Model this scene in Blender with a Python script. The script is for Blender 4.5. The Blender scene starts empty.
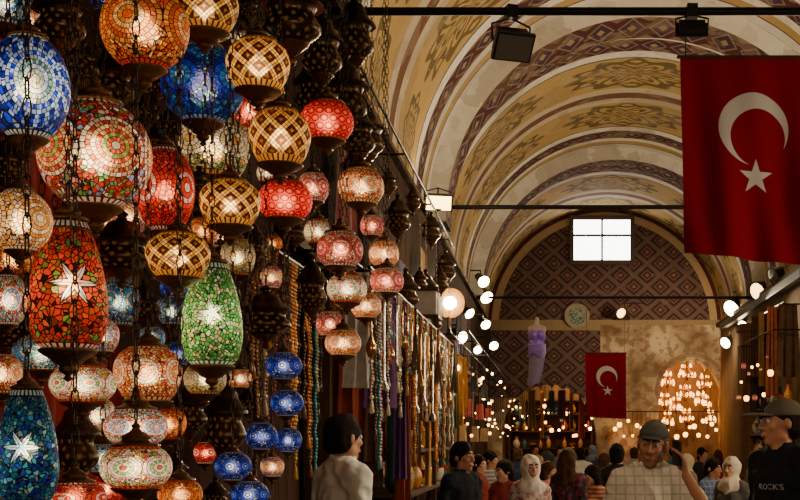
import bpy, bmesh, math, random
import numpy as np
from mathutils import Vector, Matrix, noise as mnoise
from mathutils.bvhtree import BVHTree
random.seed(7)
PI = math.pi
COL = bpy.context.scene.collection
F = 1250.0; PX0, PY0, EYE = 554.0, 440.0, 1.65
def P(px, py, Y): return Vector(((px-PX0)*Y/F, Y, EYE+(PY0-py)*Y/F))
XC, R, ZS, YEND = 1.25, 2.9, 4.5, 31.0
XL, XR = XC-R, XC+R

# ------------------------------------------------------------ tagging
def tag(o, label=None, cat=None, group=None, kind=None):
    if label: o['label'] = label
    if cat: o['category'] = cat
    if group: o['group'] = group
    if kind: o['kind'] = kind
    return o
def empty(name, loc, label, cat, group=None, rz=0):
    o = bpy.data.objects.new(name, None); COL.objects.link(o)
    o.location = loc; o.rotation_euler = (0, 0, rz); o.empty_display_size = .05
    return tag(o, label, cat, group)
def link(name, me, parent=None, loc=(0,0,0), scale=(1,1,1), rot=(0,0,0)):
    o = bpy.data.objects.new(name, me); COL.objects.link(o)
    o.location = loc; o.scale = scale; o.rotation_euler = rot
    if parent: o.parent = parent
    return o

# ------------------------------------------------------------ node maths
class S:
    def __init__(s, g, o): s.g = g; s.o = o
    def __add__(a, b): return a.g.m('ADD', a, b)
    __radd__ = __add__
    def __sub__(a, b): return a.g.m('SUBTRACT', a, b)
    def __rsub__(a, b): return a.g.m('SUBTRACT', b, a)
    def __mul__(a, b): return a.g.m('MULTIPLY', a, b)
    __rmul__ = __mul__
    def __truediv__(a, b): return a.g.m('DIVIDE', a, b)
class G:
    def __init__(s, name):
        s.mat = bpy.data.materials.new(name); s.mat.use_nodes = True
        s.t = s.mat.node_tree; s.t.nodes.clear()
    def put(s, sock, v):
        if isinstance(v, S): s.t.links.new(v.o, sock)
        elif isinstance(v, (tuple, list)):
            v = tuple(v)
            sock.default_value = v + (1,) if (len(v) == 3 and len(sock.default_value) == 4) else v
        else: sock.default_value = v
    def m(s, op, a, b=None, c=None):
        n = s.t.nodes.new('ShaderNodeMath'); n.operation = op
        s.put(n.inputs[0], a)
        if b is not None: s.put(n.inputs[1], b)
        if c is not None: s.put(n.inputs[2], c)
        return S(s, n.outputs[0])
    def fr(s, a): return s.m('FRACT', a)
    def ab(s, a): return s.m('ABSOLUTE', a)
    def fl(s, a): return s.m('FLOOR', a)
    def lt(s, a, b): return s.m('LESS_THAN', a, b)
    def gt(s, a, b): return s.m('GREATER_THAN', a, b)
    def mx(s, a, b): return s.m('MAXIMUM', a, b)
    def mix(s, f, a, b):
        n = s.t.nodes.new('ShaderNodeMix'); n.data_type = 'RGBA'
        s.put(n.inputs[0], f); s.put(n.inputs[6], a); s.put(n.inputs[7], b)
        return S(s, n.outputs[2])
    def scale(s, col, f):
        n = s.t.nodes.new('ShaderNodeMix'); n.data_type = 'RGBA'; n.blend_type = 'MULTIPLY'
        n.inputs[0].default_value = 1
        s.put(n.inputs[6], col)
        c = s.t.nodes.new('ShaderNodeCombineXYZ')
        for i in range(3): s.put(c.inputs[i], f)
        s.t.links.new(c.outputs[0], n.inputs[7])
        return S(s, n.outputs[2])
    def coord(s, which):
        n = s.t.nodes.new('ShaderNodeTexCoord'); return S(s, n.outputs[which])
    def xyz(s, v):
        n = s.t.nodes.new('ShaderNodeSeparateXYZ'); s.put(n.inputs[0], v)
        return [S(s, o) for o in n.outputs]
    def vec(s, x, y, z=0.0):
        n = s.t.nodes.new('ShaderNodeCombineXYZ')
        s.put(n.inputs[0], x); s.put(n.inputs[1], y); s.put(n.inputs[2], z)
        return S(s, n.outputs[0])
    def noise(s, v, sc, det=3):
        n = s.t.nodes.new('ShaderNodeTexNoise'); s.put(n.inputs['Vector'], v)
        n.inputs['Scale'].default_value = sc; n.inputs['Detail'].default_value = det
        return S(s, n.outputs[0])
    def wn(s, v):
        n = s.t.nodes.new('ShaderNodeTexWhiteNoise'); n.noise_dimensions = '3D'; s.put(n.inputs['Vector'], v)
        return S(s, n.outputs[0])
    def voro(s, v, sc):
        a = s.t.nodes.new('ShaderNodeTexVoronoi'); b = s.t.nodes.new('ShaderNodeTexVoronoi')
        b.feature = 'DISTANCE_TO_EDGE'
        for n in (a, b): s.put(n.inputs['Vector'], v); n.inputs['Scale'].default_value = sc
        r = s.xyz(S(s, a.outputs['Color']))
        return r[0], S(s, b.outputs[0]), r[1]
    def ramp(s, f, cols):
        n = s.t.nodes.new('ShaderNodeValToRGB'); r = n.color_ramp; r.interpolation = 'CONSTANT'
        while len(r.elements) < len(cols): r.elements.new(.5)
        for i, c in enumerate(cols):
            r.elements[i].position = i/len(cols); r.elements[i].color = tuple(c)+(1,)
        s.put(n.inputs[0], f); return S(s, n.outputs[0])
    def rnd(s):
        n = s.t.nodes.new('ShaderNodeObjectInfo'); return S(s, n.outputs['Random'])
    def out(s, col, rough=.6, metal=0., emis=None, es=0., bump=None, bd=.02, spec=None, trans=None, ior=None):
        b = s.t.nodes.new('ShaderNodeBsdfPrincipled'); o = s.t.nodes.new('ShaderNodeOutputMaterial')
        s.put(b.inputs['Base Color'], col); s.put(b.inputs['Roughness'], rough); s.put(b.inputs['Metallic'], metal)
        if spec is not None: b.inputs['Specular IOR Level'].default_value = spec
        if trans is not None: s.put(b.inputs['Transmission Weight'], trans); b.inputs['IOR'].default_value = ior
        if emis is not None:
            s.put(b.inputs['Emission Color'], emis); s.put(b.inputs['Emission Strength'], es)
        if bump is not None:
            n = s.t.nodes.new('ShaderNodeBump'); n.inputs['Distance'].default_value = bd; n.inputs['Strength'].default_value = .6
            s.put(n.inputs['Height'], bump); s.t.links.new(n.outputs[0], b.inputs['Normal'])
        s.t.links.new(b.outputs[0], o.inputs[0]); return s.mat
CACHE = {}
def mat(name, col, rough=.6, metal=0., sc=12., amt=.35, es=0., spec=None, bd=.004):
    if name in CACHE: return CACHE[name]
    g = G(name); n = g.noise(g.coord(3), sc)
    dark = tuple(c*(1-amt) for c in col); lite = tuple(min(1, c*(1+amt)) for c in col)
    c = g.mix(n, dark, lite)
    CACHE[name] = g.out(c, rough, metal, emis=c if es else None, es=es, bump=n, bd=bd, spec=spec)
    return CACHE[name]

# ------------------------------------------------------------ mesh builder
def finish(me, m, smooth=True, ang=45):
    me.polygons.foreach_set('use_smooth', [smooth]*len(me.polygons))
    if smooth and ang: me.set_sharp_from_angle(angle=math.radians(ang))
    if m: me.materials.append(m)
    return me
class MB:
    def __init__(s): s.v = []; s.f = []
    def add(s, vs, fs):
        b = len(s.v); s.v += [tuple(v) for v in vs]; s.f += [tuple(b+i for i in f) for f in fs]; return s
    def box(s, c, d, rot=None, taper=1.):
        vs = []
        for z in (-.5, .5):
            for y in (-.5, .5):
                for x in (-.5, .5):
                    k = taper if z > 0 else 1
                    v = Vector((x*d[0]*k, y*d[1]*k, z*d[2]))
                    if rot: v = rot @ v
                    vs.append(v+Vector(c))
        return s.add(vs, [(0,2,3,1),(4,5,7,6),(0,1,5,4),(2,6,7,3),(0,4,6,2),(1,3,7,5)])
    def tube(s, pts, r, n=8):
        pts = [Vector(p) for p in pts]; rs = r if isinstance(r, (list, tuple)) else [r]*len(pts)
        vs = []; fs = []
        for i, p in enumerate(pts):
            d = (pts[min(i+1, len(pts)-1)]-pts[max(i-1, 0)]).normalized()
            a = d.orthogonal().normalized() if i == 0 else (a-d*a.dot(d)).normalized()
            b = d.cross(a)
            for j in range(n):
                t = 2*PI*j/n; vs.append(p+(a*math.cos(t)+b*math.sin(t))*rs[i])
        for i in range(len(pts)-1):
            for j in range(n):
                k = (j+1) % n; fs.append((i*n+j, i*n+k, (i+1)*n+k, (i+1)*n+j))
        fs.append(tuple(range(n-1, -1, -1))); fs.append(tuple((len(pts)-1)*n+j for j in range(n)))
        return s.add(vs, fs)
    def lathe(s, prof, n=24, c=(0,0,0), M=None):
        vs = []; fs = []
        for r, z in prof:
            for j in range(n):
                t = 2*PI*j/n; v = Vector((max(r, 1e-4)*math.cos(t), max(r, 1e-4)*math.sin(t), z))
                if M: v = M @ v
                vs.append(v+Vector(c))
        for i in range(len(prof)-1):
            for j in range(n):
                k = (j+1) % n; fs.append((i*n+j, i*n+k, (i+1)*n+k, (i+1)*n+j))
        fs.append(tuple(range(n-1, -1, -1))); fs.append(tuple((len(prof)-1)*n+j for j in range(n)))
        return s.add(vs, fs)
    def ball(s, c, r, n=8, m=5, sz=1.):
        return s.lathe([(r*math.sin(PI*i/m), -r*sz*math.cos(PI*i/m)) for i in range(m+1)], n, c)
    def mesh(s, name, m, smooth=True, ang=45):
        me = bpy.data.meshes.new(name); me.from_pydata(s.v, [], s.f); me.update()
        return finish(me, m, smooth, ang)
    def build(s, name, m, parent=None, loc=(0,0,0), smooth=True, rot=(0,0,0)):
        return link(name, s.mesh(name, m, smooth), parent, loc, rot=rot)
def catmull(pts, k=5):
    out = []
    for i in range(len(pts)-1):
        p0, p1, p2, p3 = pts[max(i-1, 0)], pts[i], pts[i+1], pts[min(i+2, len(pts)-1)]
        for j in range(k):
            t = j/k
            out.append(tuple(.5*(2*b+(c-a)*t+(2*a-5*b+4*c-d)*t*t+(3*b-a-3*c+d)*t**3) for a, b, c, d in zip(p0, p1, p2, p3)))
    out.append(tuple(pts[-1])); return out
def lathe_uv(name, prof, n=40):
    me = bpy.data.meshes.new(name); vs = []; fs = []; uvs = []
    L = [0]
    for a, b in zip(prof, prof[1:]): L.append(L[-1]+math.hypot(b[0]-a[0], b[1]-a[1]))
    for r, z in prof:
        for j in range(n): vs.append((r*math.cos(2*PI*j/n), r*math.sin(2*PI*j/n), z))
    for i in range(len(prof)-1):
        for j in range(n):
            k = (j+1) % n; fs.append((i*n+j, i*n+k, (i+1)*n+k, (i+1)*n+j))
            v0, v1 = L[i]/L[-1], L[i+1]/L[-1]
            uvs += [(j/n, v0), ((j+1)/n, v0), ((j+1)/n, v1), (j/n, v1)]
    me.from_pydata(vs, [], fs); u = me.uv_layers.new(name='UVMap')
    u.data.foreach_set('uv', [c for p in uvs for c in p]); me.update()
    return me
def strip_uv(name, rows, uvrows, m, smooth=True):
    me = bpy.data.meshes.new(name); n = len(rows[0]); vs = [p for r in rows for p in r]; fs = []; uv = []
    for i in range(len(rows)-1):
        for j in range(n-1):
            fs.append((i*n+j, i*n+j+1, (i+1)*n+j+1, (i+1)*n+j))
            uv += [uvrows[i][j], uvrows[i][j+1], uvrows[i+1][j+1], uvrows[i+1][j]]
    me.from_pydata(vs, [], fs); u = me.uv_layers.new(name='UVMap')
    u.data.foreach_set('uv', [c for p in uv for c in p]); me.update()
    return finish(me, m, smooth, 50)

# ------------------------------------------------------------ setting materials
def vault_material():
    g = G('painted_vault'); u, v, _ = g.xyz(g.coord(2)); pos = g.coord(3)
    q = g.fr(u/8.3-(8.4/8.3)+2.0); n0 = g.noise(pos, 3.0, 3); d = g.ab(q-.5)*8.3+(n0-.5)*.05
    n1 = g.noise(pos, .8, 6); n2 = g.noise(pos, 7, 4); n3 = g.noise(pos, 2.6, 6)
    yellow = g.mix(n1, (.38,.23,.065), (.66,.46,.18))
    cream = g.mix(n1, (.50,.40,.24), (.76,.65,.46))
    def medal(cx, rx, vv, ry, lob):
        x = (d-cx)/rx; y = vv/ry
        r = g.m('SQRT', x*x+y*y); ph = g.m('ARCTAN2', y, x)
        edge = .86+.10*g.m('COSINE', ph*float(lob))
        line = g.lt(g.ab(r-edge), .07)
        ins = g.lt(r, edge)*g.gt(g.m('SINE', r*20.0+5.0*g.m('COSINE', ph*float(lob/2))+n2*5.0), .0)
        return g.mx(line, ins)
    va = g.ab(v)
    a = g.mx(medal(1.24, .78, v, 1.10, 12), medal(1.24, .72, va-2.45, .95, 12))
    a = g.mx(a, medal(1.24, .45, va-4.0, .45, 8))
    field = g.mix(a*.9, yellow, (.12,.085,.03))
    white = g.mix(n2, (.74,.68,.57), (.92,.88,.79))
    maroon = g.mix(n2, (.055,.013,.016), (.115,.03,.028))
    def diamonds(base, x, w, p):
        t = g.ab(g.fr(v/p)-.5)*2.0+g.ab(x)/w
        t2 = g.ab(g.fr(v/p+.5)-.5)*2.0+(1.0-g.ab(x)/w)*1.5
        c = g.mix(g.lt(t, .92), base, (.26,.17,.11)); c = g.mix(g.lt(t, .76), c, (.06,.03,.05))
        c = g.mix(g.lt(t2, .6), c, (.22,.14,.085))
        return g.mix(g.lt(t, .30), c, (.36,.23,.12))
    c = field
    c = g.mix(g.lt(d, .44), c, cream); c = g.mix(g.lt(d, .16), c, (.18,.08,.045))
    c = g.mix(g.gt(d, 2.04), c, (.08,.05,.05))
    c = g.mix(g.gt(d, 2.09), c, white)
    c = g.mix(g.gt(d, 2.38), c, diamonds(maroon, d-2.66, .28, .42))
    c = g.mix(g.gt(d, 2.94), c, white)
    c = g.mix(g.gt(d, 3.16), c, yellow)
    c = g.mix(g.gt(d, 3.40), c, (.08,.05,.05))
    c = g.mix(g.gt(d, 3.44), c, white)
    c = g.mix(g.gt(d, 3.72), c, diamonds(maroon, d-4.15, .43, .46))
    c = g.mix(g.m('MULTIPLY', g.gt(n1, .55), .30), c, (.22,.145,.08))
    c = g.mix(g.m('MULTIPLY', g.gt(n3, .56), .25), c, (.48,.38,.25))
    return g.out(c, .85, bump=n2, bd=.012, spec=.15)
M_VAULT = vault_material()
def endwall_material():
    g = G('end_wall_paint'); x, y, z = g.xyz(g.coord(3)); n1 = g.noise(g.coord(3), 1.1, 6); n2 = g.noise(g.coord(3), 5, 6)
    plaster = g.mix(g.m('MULTIPLY_ADD', n1, 3.8, -1.4), (.20,.115,.06), (.64,.49,.31))
    plaster = g.mix(g.m('MULTIPLY', g.gt(n2, .53), .55), plaster, (.16,.09,.05))
    r3 = g.m('SQRT', (x-3.42)*(x-3.42)+(z-2.9)*(z-2.9))
    plaster = g.mix(g.lt(g.ab(r3-.86), .05)*g.gt(z, 2.0)*.5, plaster, (.16,.07,.035))
    a = g.ab(g.fr((x+z*1.15)/.66)-.5)*2.0; b = g.ab(g.fr((x-z*1.15)/.66)-.5)*2.0
    mxx = g.mx(a, b)
    lat = g.mix(n2, (.04,.02,.03), (.07,.035,.042))
    lat = g.mix(g.gt(mxx, .80), lat, (.19,.14,.105)); lat = g.mix(g.gt(mxx, .88), lat, (.085,.024,.024)); lat = g.mix(g.gt(mxx, .95), lat, (.19,.14,.105))
    lat = g.mix(g.lt(mxx, .50), lat, (.17,.12,.09)); lat = g.mix(g.lt(mxx, .40), lat, (.10,.026,.026)); lat = g.mix(g.lt(mxx, .16), lat, (.19,.14,.10))
    rr = g.m('SQRT', (x-XC)*(x-XC)+(z-ZS)*(z-ZS))
    lat = g.mix(g.gt(rr, 2.62)*g.gt(z, 4.5), lat, (.44,.32,.17)); lat = g.mix(g.gt(rr, 2.8)*g.gt(z, 4.5), lat, (.08,.02,.02))
    lat = g.mix(g.lt(g.ab(z-4.5), .13), lat, (.32,.23,.13))
    low = g.lt(x, 1.15)*g.gt(z, 2.7)
    c = g.mix(g.mx(g.gt(z, 4.5), low), plaster, lat)
    c = g.mix(g.m('MULTIPLY', g.gt(n2, .60), .3), c, (.22,.15,.10))
    return g.out(c, .85, bump=n2, bd=.02, spec=.2)
M_END = endwall_material()
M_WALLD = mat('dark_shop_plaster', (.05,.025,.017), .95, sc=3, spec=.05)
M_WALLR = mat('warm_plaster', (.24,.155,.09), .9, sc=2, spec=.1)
M_STONE = mat('worn_floor_stone', (.16,.135,.115), .5, sc=4)
M_WOOD = mat('dark_wood', (.085,.043,.022), .8, sc=9, spec=.15)
M_CREAMSTONE = mat('pale_stone_cornice', (.38,.28,.18), .8, sc=5, spec=.2)
M_IRON = mat('black_iron', (.012,.011,.011), .45, .6)
M_BLACK = mat('black_paint', (.012,.012,.013), .4)
M_BRASS = mat('aged_brass', (.22,.11,.04), .30, .9, sc=30)
M_BRONZE = mat('dark_bronze', (.07,.042,.026), .34, .85, sc=25)
M_CHAIN = mat('tarnished_chain', (.07,.045,.025), .4, .9)
M_WHITE = mat('white_board', (.55,.50,.41), .7)

# ------------------------------------------------------------ shell
th = [-PI/2+PI*i/64 for i in range(65)]
rows = []; uvr = []
for Y in [-3+34*i/17 for i in range(18)]:
    rows.append([(XC+R*math.sin(t), Y, ZS+R*math.cos(t)) for t in th]); uvr.append([(Y, t*R) for t in th])
tag(link('ceiling', strip_uv('ceiling', rows, uvr, M_VAULT)), kind='structure')
for i, (Y, w, dep, off) in enumerate(((8.4,.43,.24,.58),(16.7,.43,.24,.58),(25.0,.43,.24,.58))):
    r2 = R-dep; rows = []; uvr = []
    for (yy, rr) in ((Y-w, R+.02), (Y-w, r2), (Y+w, r2), (Y+w, R+.02)):
        rows.append([(XC+rr*math.sin(t), yy, ZS+rr*math.cos(t)) for t in th])
        uvr.append([(yy, t*R) for t in th])
    me = strip_uv('vault_rib', rows, uvr, M_VAULT, False)
    ul = me.uv_layers[0].data          # the side faces take the pale paint stripe, doubling as a painted-in highlight
    for p in me.polygons:
        if abs(p.normal.y) > .5:
            for li in p.loop_indices: ul[li].uv.x = Y-off
    tag(link('trim_%d' % (i+1), me), kind='structure')
def struct(name, mb, m): return tag(mb.build(name, m, smooth=False), kind='structure')
struct('floor', MB().box((XC, 17, -.05), (2*R+.6, 42, .1)), M_STONE)
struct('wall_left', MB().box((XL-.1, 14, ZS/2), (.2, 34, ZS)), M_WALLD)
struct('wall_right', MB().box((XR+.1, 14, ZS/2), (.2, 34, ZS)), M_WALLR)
struct('trim_4', MB().box((XL+.05, 19.6, ZS-.01), (.10, 22.7, .05)), M_WOOD)
struct('trim_5', MB().box((XR-.07, 19.6, ZS-.02), (.14, 22.7, .10)), M_WOOD)
def archtop(x, x0, x1, zsp):
    r = (x1-x0)/2; return zsp+math.sqrt(max(0, r*r-(x-(x0+x1)/2)**2))
OPS = [(-1.30, 1.05, 1.85), (2.60, 4.13, 2.85)]
xs = sorted(set([XL+.0005, XR-.0005]+[XL+2*R*i/80 for i in range(1, 80)]))
for (x0, x1, zp) in OPS: xs = [x for x in xs if abs(x-x0) > .02 and abs(x-x1) > .02]
seq = list(xs)
for (x0, x1, zp) in OPS: seq += [x0-1e-4, x0+1e-4, x1-1e-4, x1+1e-4]
seq.sort()
mb = MB(); cur = []
for x in seq:
    b = 0.
    for (x0, x1, zp) in OPS:
        if x0 < x < x1: b = archtop(x, x0, x1, zp)+.05*math.sin(x*23)+.03*math.sin(x*41)
    cur.append((x, b, ZS+math.sqrt(max(0, R*R-(x-XC)**2))))
vs = []; fs = []
for x, b, t in cur: vs += [(x, YEND, b), (x, YEND, t), (x, YEND+.5, b), (x, YEND+.5, t)]
for i in range(len(cur)-1):
    a, c = 4*i, 4*i+4
    fs += [(a, c, c+1, a+1), (a+2, a+3, c+3, c+2), (a, a+2, c+2, c)]
mb.add(vs, fs); tag(mb.build('wall_far', M_END, smooth=False), kind='structure')
struct('wall_back', MB().box((XC, 37, 3), (9, .2, 6.4)).box((XL-.6, 34.2, 3), (.2, 5.4, 6.4)).box((XR+.6, 34.2, 3), (.2, 5.4, 6.4)).box((XC, 34.2, 5.6), (8, 5.4, .2)).box((2.4, 34.2, 2.8), (.15, 5.3, 5.5)).box((3.5, 33.4, 2.8), (2.3, .1, 5.5)), mat('mottled_brown_plaster', (.22,.12,.055), .8, sc=3, amt=.6))  # brown plaster, tone varied at random
c = P(602, 240, YEND-.06); ww, hh = 1.5, 1.10
g = G('bright_window_glass'); n = g.noise(g.coord(3), 3)
M_PANE = g.out((.9,.9,.9), .3, emis=g.mix(n, (1,.95,.86), (1,.99,.96)), es=10.0)
mb = MB()
for dx in (-.5, 0, .5): mb.box((c.x+dx*ww, c.y, c.z), (.10 if dx else .05, .14, hh+.10))
for dz in (-.5, .10, .5): mb.box((c.x, c.y, c.z+dz*hh), (ww, .12, .10 if abs(dz) > .2 else .05))
win = struct('window_1', mb, mat('dark_window_frame', (.10,.08,.065), .8, spec=.1))
o = MB().box((c.x, c.y+.03, c.z), (ww-.02, .02, hh-.02)).build('pane', M_PANE, smooth=False); o.parent = win
c = P(577, 316, YEND-.03)
md = empty('wall_medallion', c, 'round pale green painted medallion on the end wall', 'medallion')
g = G('medallion_paint'); x, y, z = g.xyz(g.coord(3)); r = g.m('SQRT', x*x+z*z); n = g.noise(g.coord(3), 9, 2)
M_MED = g.out(g.mix(g.gt(g.m('SINE', n*30.0+z*30.0), .35)*g.lt(r, .22), (.26,.33,.27), (.08,.10,.09)), .6)
rx = Matrix.Rotation(PI/2, 3, 'X')
MB().lathe([(.001,-.02),(.27,-.02),(.27,.02),(.001,.02)], 32, M=rx).build('disc', M_MED, md)
MB().lathe([(.25,-.01),(.31,-.01),(.31,.05),(.25,.05),(.25,-.01)], 32, M=rx).build('rim', M_CREAMSTONE, md)

# ------------------------------------------------------------ mosaic glass
def glow(name, col, es):
    if name in CACHE: return CACHE[name]
    g = G(name); n = g.noise(g.coord(3), 5)
    CACHE[name] = g.out(col, .3, emis=g.mix(n, col, tuple(min(1, c*1.05) for c in col)), es=es); return CACHE[name]
GROUT = (.005,.003,.002)
def mosaic(name, kind, cols, bg, n=4, asp=1.8, es=1.0, sc=78, star=6, hot=(1.,.36,.04), hk=.2, pk=.6, npet=10, tr=.92):
    g = G(name); U, V, _ = g.xyz(g.coord(2)); rn = g.rnd()
    cu = g.fr(U*float(n)+rn)-.5; cv = (V-.5)*asp
    r = g.m('SQRT', cu*cu+cv*cv); ph = g.m('ARCTAN2', cv, cu)/(2*PI)+.5
    vr, ve, vb = g.voro(g.vec(U*float(n)*.55, V*asp*.55, rn*20.0), sc*.28)
    back = g.scale(g.ramp(vr, bg), vb*1.1+.35); grout = g.lt(ve, .09); back = g.mix(grout, back, GROUT)
    bump = ve; dark = grout
    if kind == 'diamond':
        a = U*float(n)+V*asp; b = U*float(n)-V*asp
        fa = g.ab(g.fr(a)-.5)*2.0; fb = g.ab(g.fr(b)-.5)*2.0
        t = g.mx(fa, fb)
        c = g.mix(g.gt(t, .66), cols[2], cols[0])
        c = g.mix(g.gt(g.m('MINIMUM', fa, fb), .66), c, cols[3])
        c = g.mix(g.lt(t, .17), c, cols[1])
        w = g.wn(g.vec(g.fl(a*4.0), g.fl(b*4.0), 1.)); c = g.scale(c, w*.9+.5)
        bead = g.lt(g.ab(g.fr(a*4.0)-.5), .42)*g.lt(g.ab(g.fr(b*4.0)-.5), .42)
        c = g.mix(bead, GROUT, c)
        edge = g.gt(g.ab(V-.5), .37); t2 = g.fr(U*float(n)*3.0)
        c = g.mix(edge, c, g.mix(g.lt(g.ab(t2-.5), .32), GROUT, cols[0])); bump = t; dark = g.lt(t, .66)
    elif kind == 'mandala':
        K = len(cols); rr = r*(2.0*K); ri = g.fl(rr); c = cols[0]
        for i in range(1, K): c = g.mix(g.gt(ri, i-.5), c, cols[i])
        tn = g.fr(ph*30.0+ri*.5); w = g.wn(g.vec(ri, g.fl(ph*30.0+ri*.5), 0.))
        pet = g.gt(g.m('COSINE', ph*(2*PI*npet)+ri*.6), .15)*g.gt(ri, .5)
        c = g.mix(pet*pk, c, cols[(K//2+1) % K])
        c = g.scale(c, w*1.0+.4)
        gr2 = g.mx(g.gt(g.fr(rr), .83), g.gt(tn, .82))
        c = g.mix(gr2, c, GROUT); c = g.mix(g.gt(r, .5), c, back); dark = g.mx(gr2*g.lt(r, .5), grout*g.gt(r, .5))
    elif kind == 'star':
        tri = g.ab(g.fr(ph*float(star))*2.0-1.0)
        s1 = .10+.24*tri*tri
        ring = g.lt(g.ab(r-s1), .022)
        c = g.mix(g.lt(r, s1), back, cols[0]); c = g.mix(g.lt(r, s1*.45), c, cols[1]); c = g.mix(ring, c, GROUT)
        c = g.mix(g.lt(g.fr(ph*float(star)), .05)*g.lt(r, s1), c, GROUT); dark = g.mx(grout, g.lt(r, s1+.02))
    elif kind == 'dots':
        a = U*float(n); b = V*asp; ib = g.fl(b); fa = g.fr(a+ib*.5)-.5; fb = g.fr(b)-.5
        rr = g.m('SQRT', fa*fa+fb*fb)
        c = g.mix(g.lt(rr, .40), cols[0], cols[1]); c = g.mix(g.lt(rr, .2), c, cols[2])
        dark = g.lt(g.ab(rr-.42), .05); c = g.mix(dark, c, GROUT)
    # dotted border bands at both rims of the globe
    if kind in ('mandala', 'star', 'dots'):
        bd_ = g.gt(g.ab(V-.5), .41); db = g.lt(g.ab(g.fr(U*26.0)-.5), .3)*g.lt(g.ab(g.ab(V-.5)-.45), .025)
        c = g.mix(bd_, c, g.mix(db, GROUT, cols[0]))
    # scattered glow painted into colour and emission, stronger at the bulb's height; the bulb itself shines through the frosted pieces
    q = (V-.46)*3.5; e = g.m('EXPONENT', q*q*-1.0); gl = e*.66+.06
    if hot is not None: c = g.mix(e*hk*(1.0-dark), c, hot)
    return g.out(c, .5, emis=c, es=gl*(rn*.5+.75)*es, bump=bump, bd=.008, trans=tr, ior=1.22)
RED=(.78,.013,.004); DRED=(.32,.005,.004); ORG=(.96,.12,.007); AMB=(1.,.30,.02); CRM=(1.,.57,.19); WHT=(1.,.83,.55)
BLU=(.010,.045,.62); DBL=(.007,.012,.18); CYN=(.06,.34,.68); GRN=(.020,.35,.04); LGR=(.26,.65,.16); TEA=(.03,.30,.30); PNK=(1.,.17,.10)
BW=(.66,.76,.90); NTE=(.015,.10,.14); ROSE=(.96,.30,.28)
MO = {
 'blue_mandala': mosaic('blue_mandala_glass','mandala',[(1,.86,.40),(.95,.75,.2),(.95,.92,.8),(.10,.34,.10),(.95,.92,.8),BLU,BW,DBL,BLU,DBL],[DBL,BLU,DBL,BW,DBL],3,1.25,.95,hot=None,pk=.85,npet=16,tr=.75),
 'amber_star': mosaic('amber_star_glass','mandala',[RED,AMB,CRM,ORG,DRED,AMB],[ORG,DRED,AMB,RED,CRM],4,1.8,1.0),
 'amber_diamond': mosaic('amber_diamond_glass','diamond',[(1.,.40,.045),(1.,.28,.018),(.035,.007,.002),(1.,.60,.19)],[AMB],9,3.0,1.2,hot=None),
 'blue_voro': mosaic('blue_flower_glass','mandala',[BW,CYN,BLU,DBL],[BLU,DBL,CYN,DBL,TEA],5,2.2,.55,hot=None,tr=.8),
 'multi_red': mosaic('red_multicolour_glass','mandala',[WHT,RED,GRN,RED,CRM,DRED,WHT],[RED,DRED,GRN,WHT,RED,DRED,ROSE,CYN],5,2.1,1.0,hot=(1.,.14,.02),hk=.15),
 'red_flower': mosaic('red_flower_glass','mandala',[WHT,RED,WHT,RED,DRED],[RED,DRED,RED,PNK],4,1.9,.95,hot=(1.,.07,.01)),
 'red_dot': mosaic('red_dotted_glass','dots',[RED,(.45,.007,.005),PNK],[RED],18,5.5,1.1,hot=(1.,.05,.01)),
 'cream_mandala': mosaic('cream_mandala_glass','mandala',[WHT,CRM,(.5,.2,.05),WHT,AMB,WHT,CRM],[CRM,WHT,AMB,WHT],3,1.3,.8,hk=.1),
 'red_star': mosaic('red_star_glass','star',[(1,.86,.62),(1.,.22,.06)],[RED,ORG,RED,RED,DRED,ORG,(.9,.03,.01),GRN],3,2.1,1.1,80,6,(1.,.14,.01)),
 'green_star': mosaic('green_star_glass','star',[(.92,.98,.68),LGR],[GRN,LGR,CRM,GRN,WHT,(.02,.20,.04)],4,2.6,1.0,76,5,(.45,.75,.12)),
 'blue_star': mosaic('teal_star_glass','star',[(.85,.9,.75),CYN],[DBL,TEA,NTE,(.02,.06,.30),NTE,(.3,.42,.3),TEA],3,2.3,.7,76,6,None),
 'orange_mosaic': mosaic('orange_mosaic_glass','mandala',[CRM,RED,AMB,WHT,ORG],[ORG,AMB,RED,CRM,DRED,WHT],6,1.9,1.0),
 'pink_mosaic': mosaic('pink_mosaic_glass','mandala',[WHT,RED,ROSE,DRED],[ROSE,CRM,RED,(.45,.03,.02),WHT],6,1.9,.95,hot=(1.,.30,.14),hk=.15),
 'blue_diamond': mosaic('navy_flower_glass','mandala',[BW,DBL,(.3,.42,.7),DBL,BLU,DBL],[DBL,BLU,DBL,BW,DBL],7,2.4,.5,hot=None,tr=.6),
 'cream_red': mosaic('cream_and_red_glass','mandala',[RED,WHT,GRN,WHT,ROSE],[CRM,WHT,RED,AMB,GRN,ROSE,WHT],6,1.9,.9,hk=.1),
 'white_mosaic': mosaic('pale_mosaic_glass','mandala',[AMB,WHT,CRM,WHT],[CRM,WHT,AMB,CRM,GRN],5,2.2,.5),
 'teal_mosaic': mosaic('teal_mosaic_glass','mandala',[WHT,TEA,CRM,CYN],[TEA,CYN,WHT,CRM,DBL],5,2.2,.5,hot=None),
 'multi_pink': mosaic('pink_multicolour_glass','mandala',[WHT,ROSE,CYN,WHT,RED],[ROSE,WHT,CYN,CRM,RED,LGR],5,1.9,.85,hk=.1),
}
ballp = [(.5*math.cos(math.radians(a)), .5*math.sin(math.radians(a))/math.sin(math.radians(68))) for a in range(-68, 69, 8)]
squatp = [(.5*abs(math.cos(math.radians(a)))**.8, .5*math.sin(math.radians(a))/math.sin(math.radians(60))) for a in range(-60, 61, 8)]
bowlp = catmull([(.30,-.5),(.40,-.36),(.48,-.12),(.50,.08),(.47,.25),(.40,.38),(.30,.47),(.24,.5)], 3)
tearp = catmull([(.30,-.5),(.42,-.43),(.49,-.28),(.50,-.14),(.46,.06),(.39,.24),(.30,.40),(.22,.5)], 4)
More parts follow.
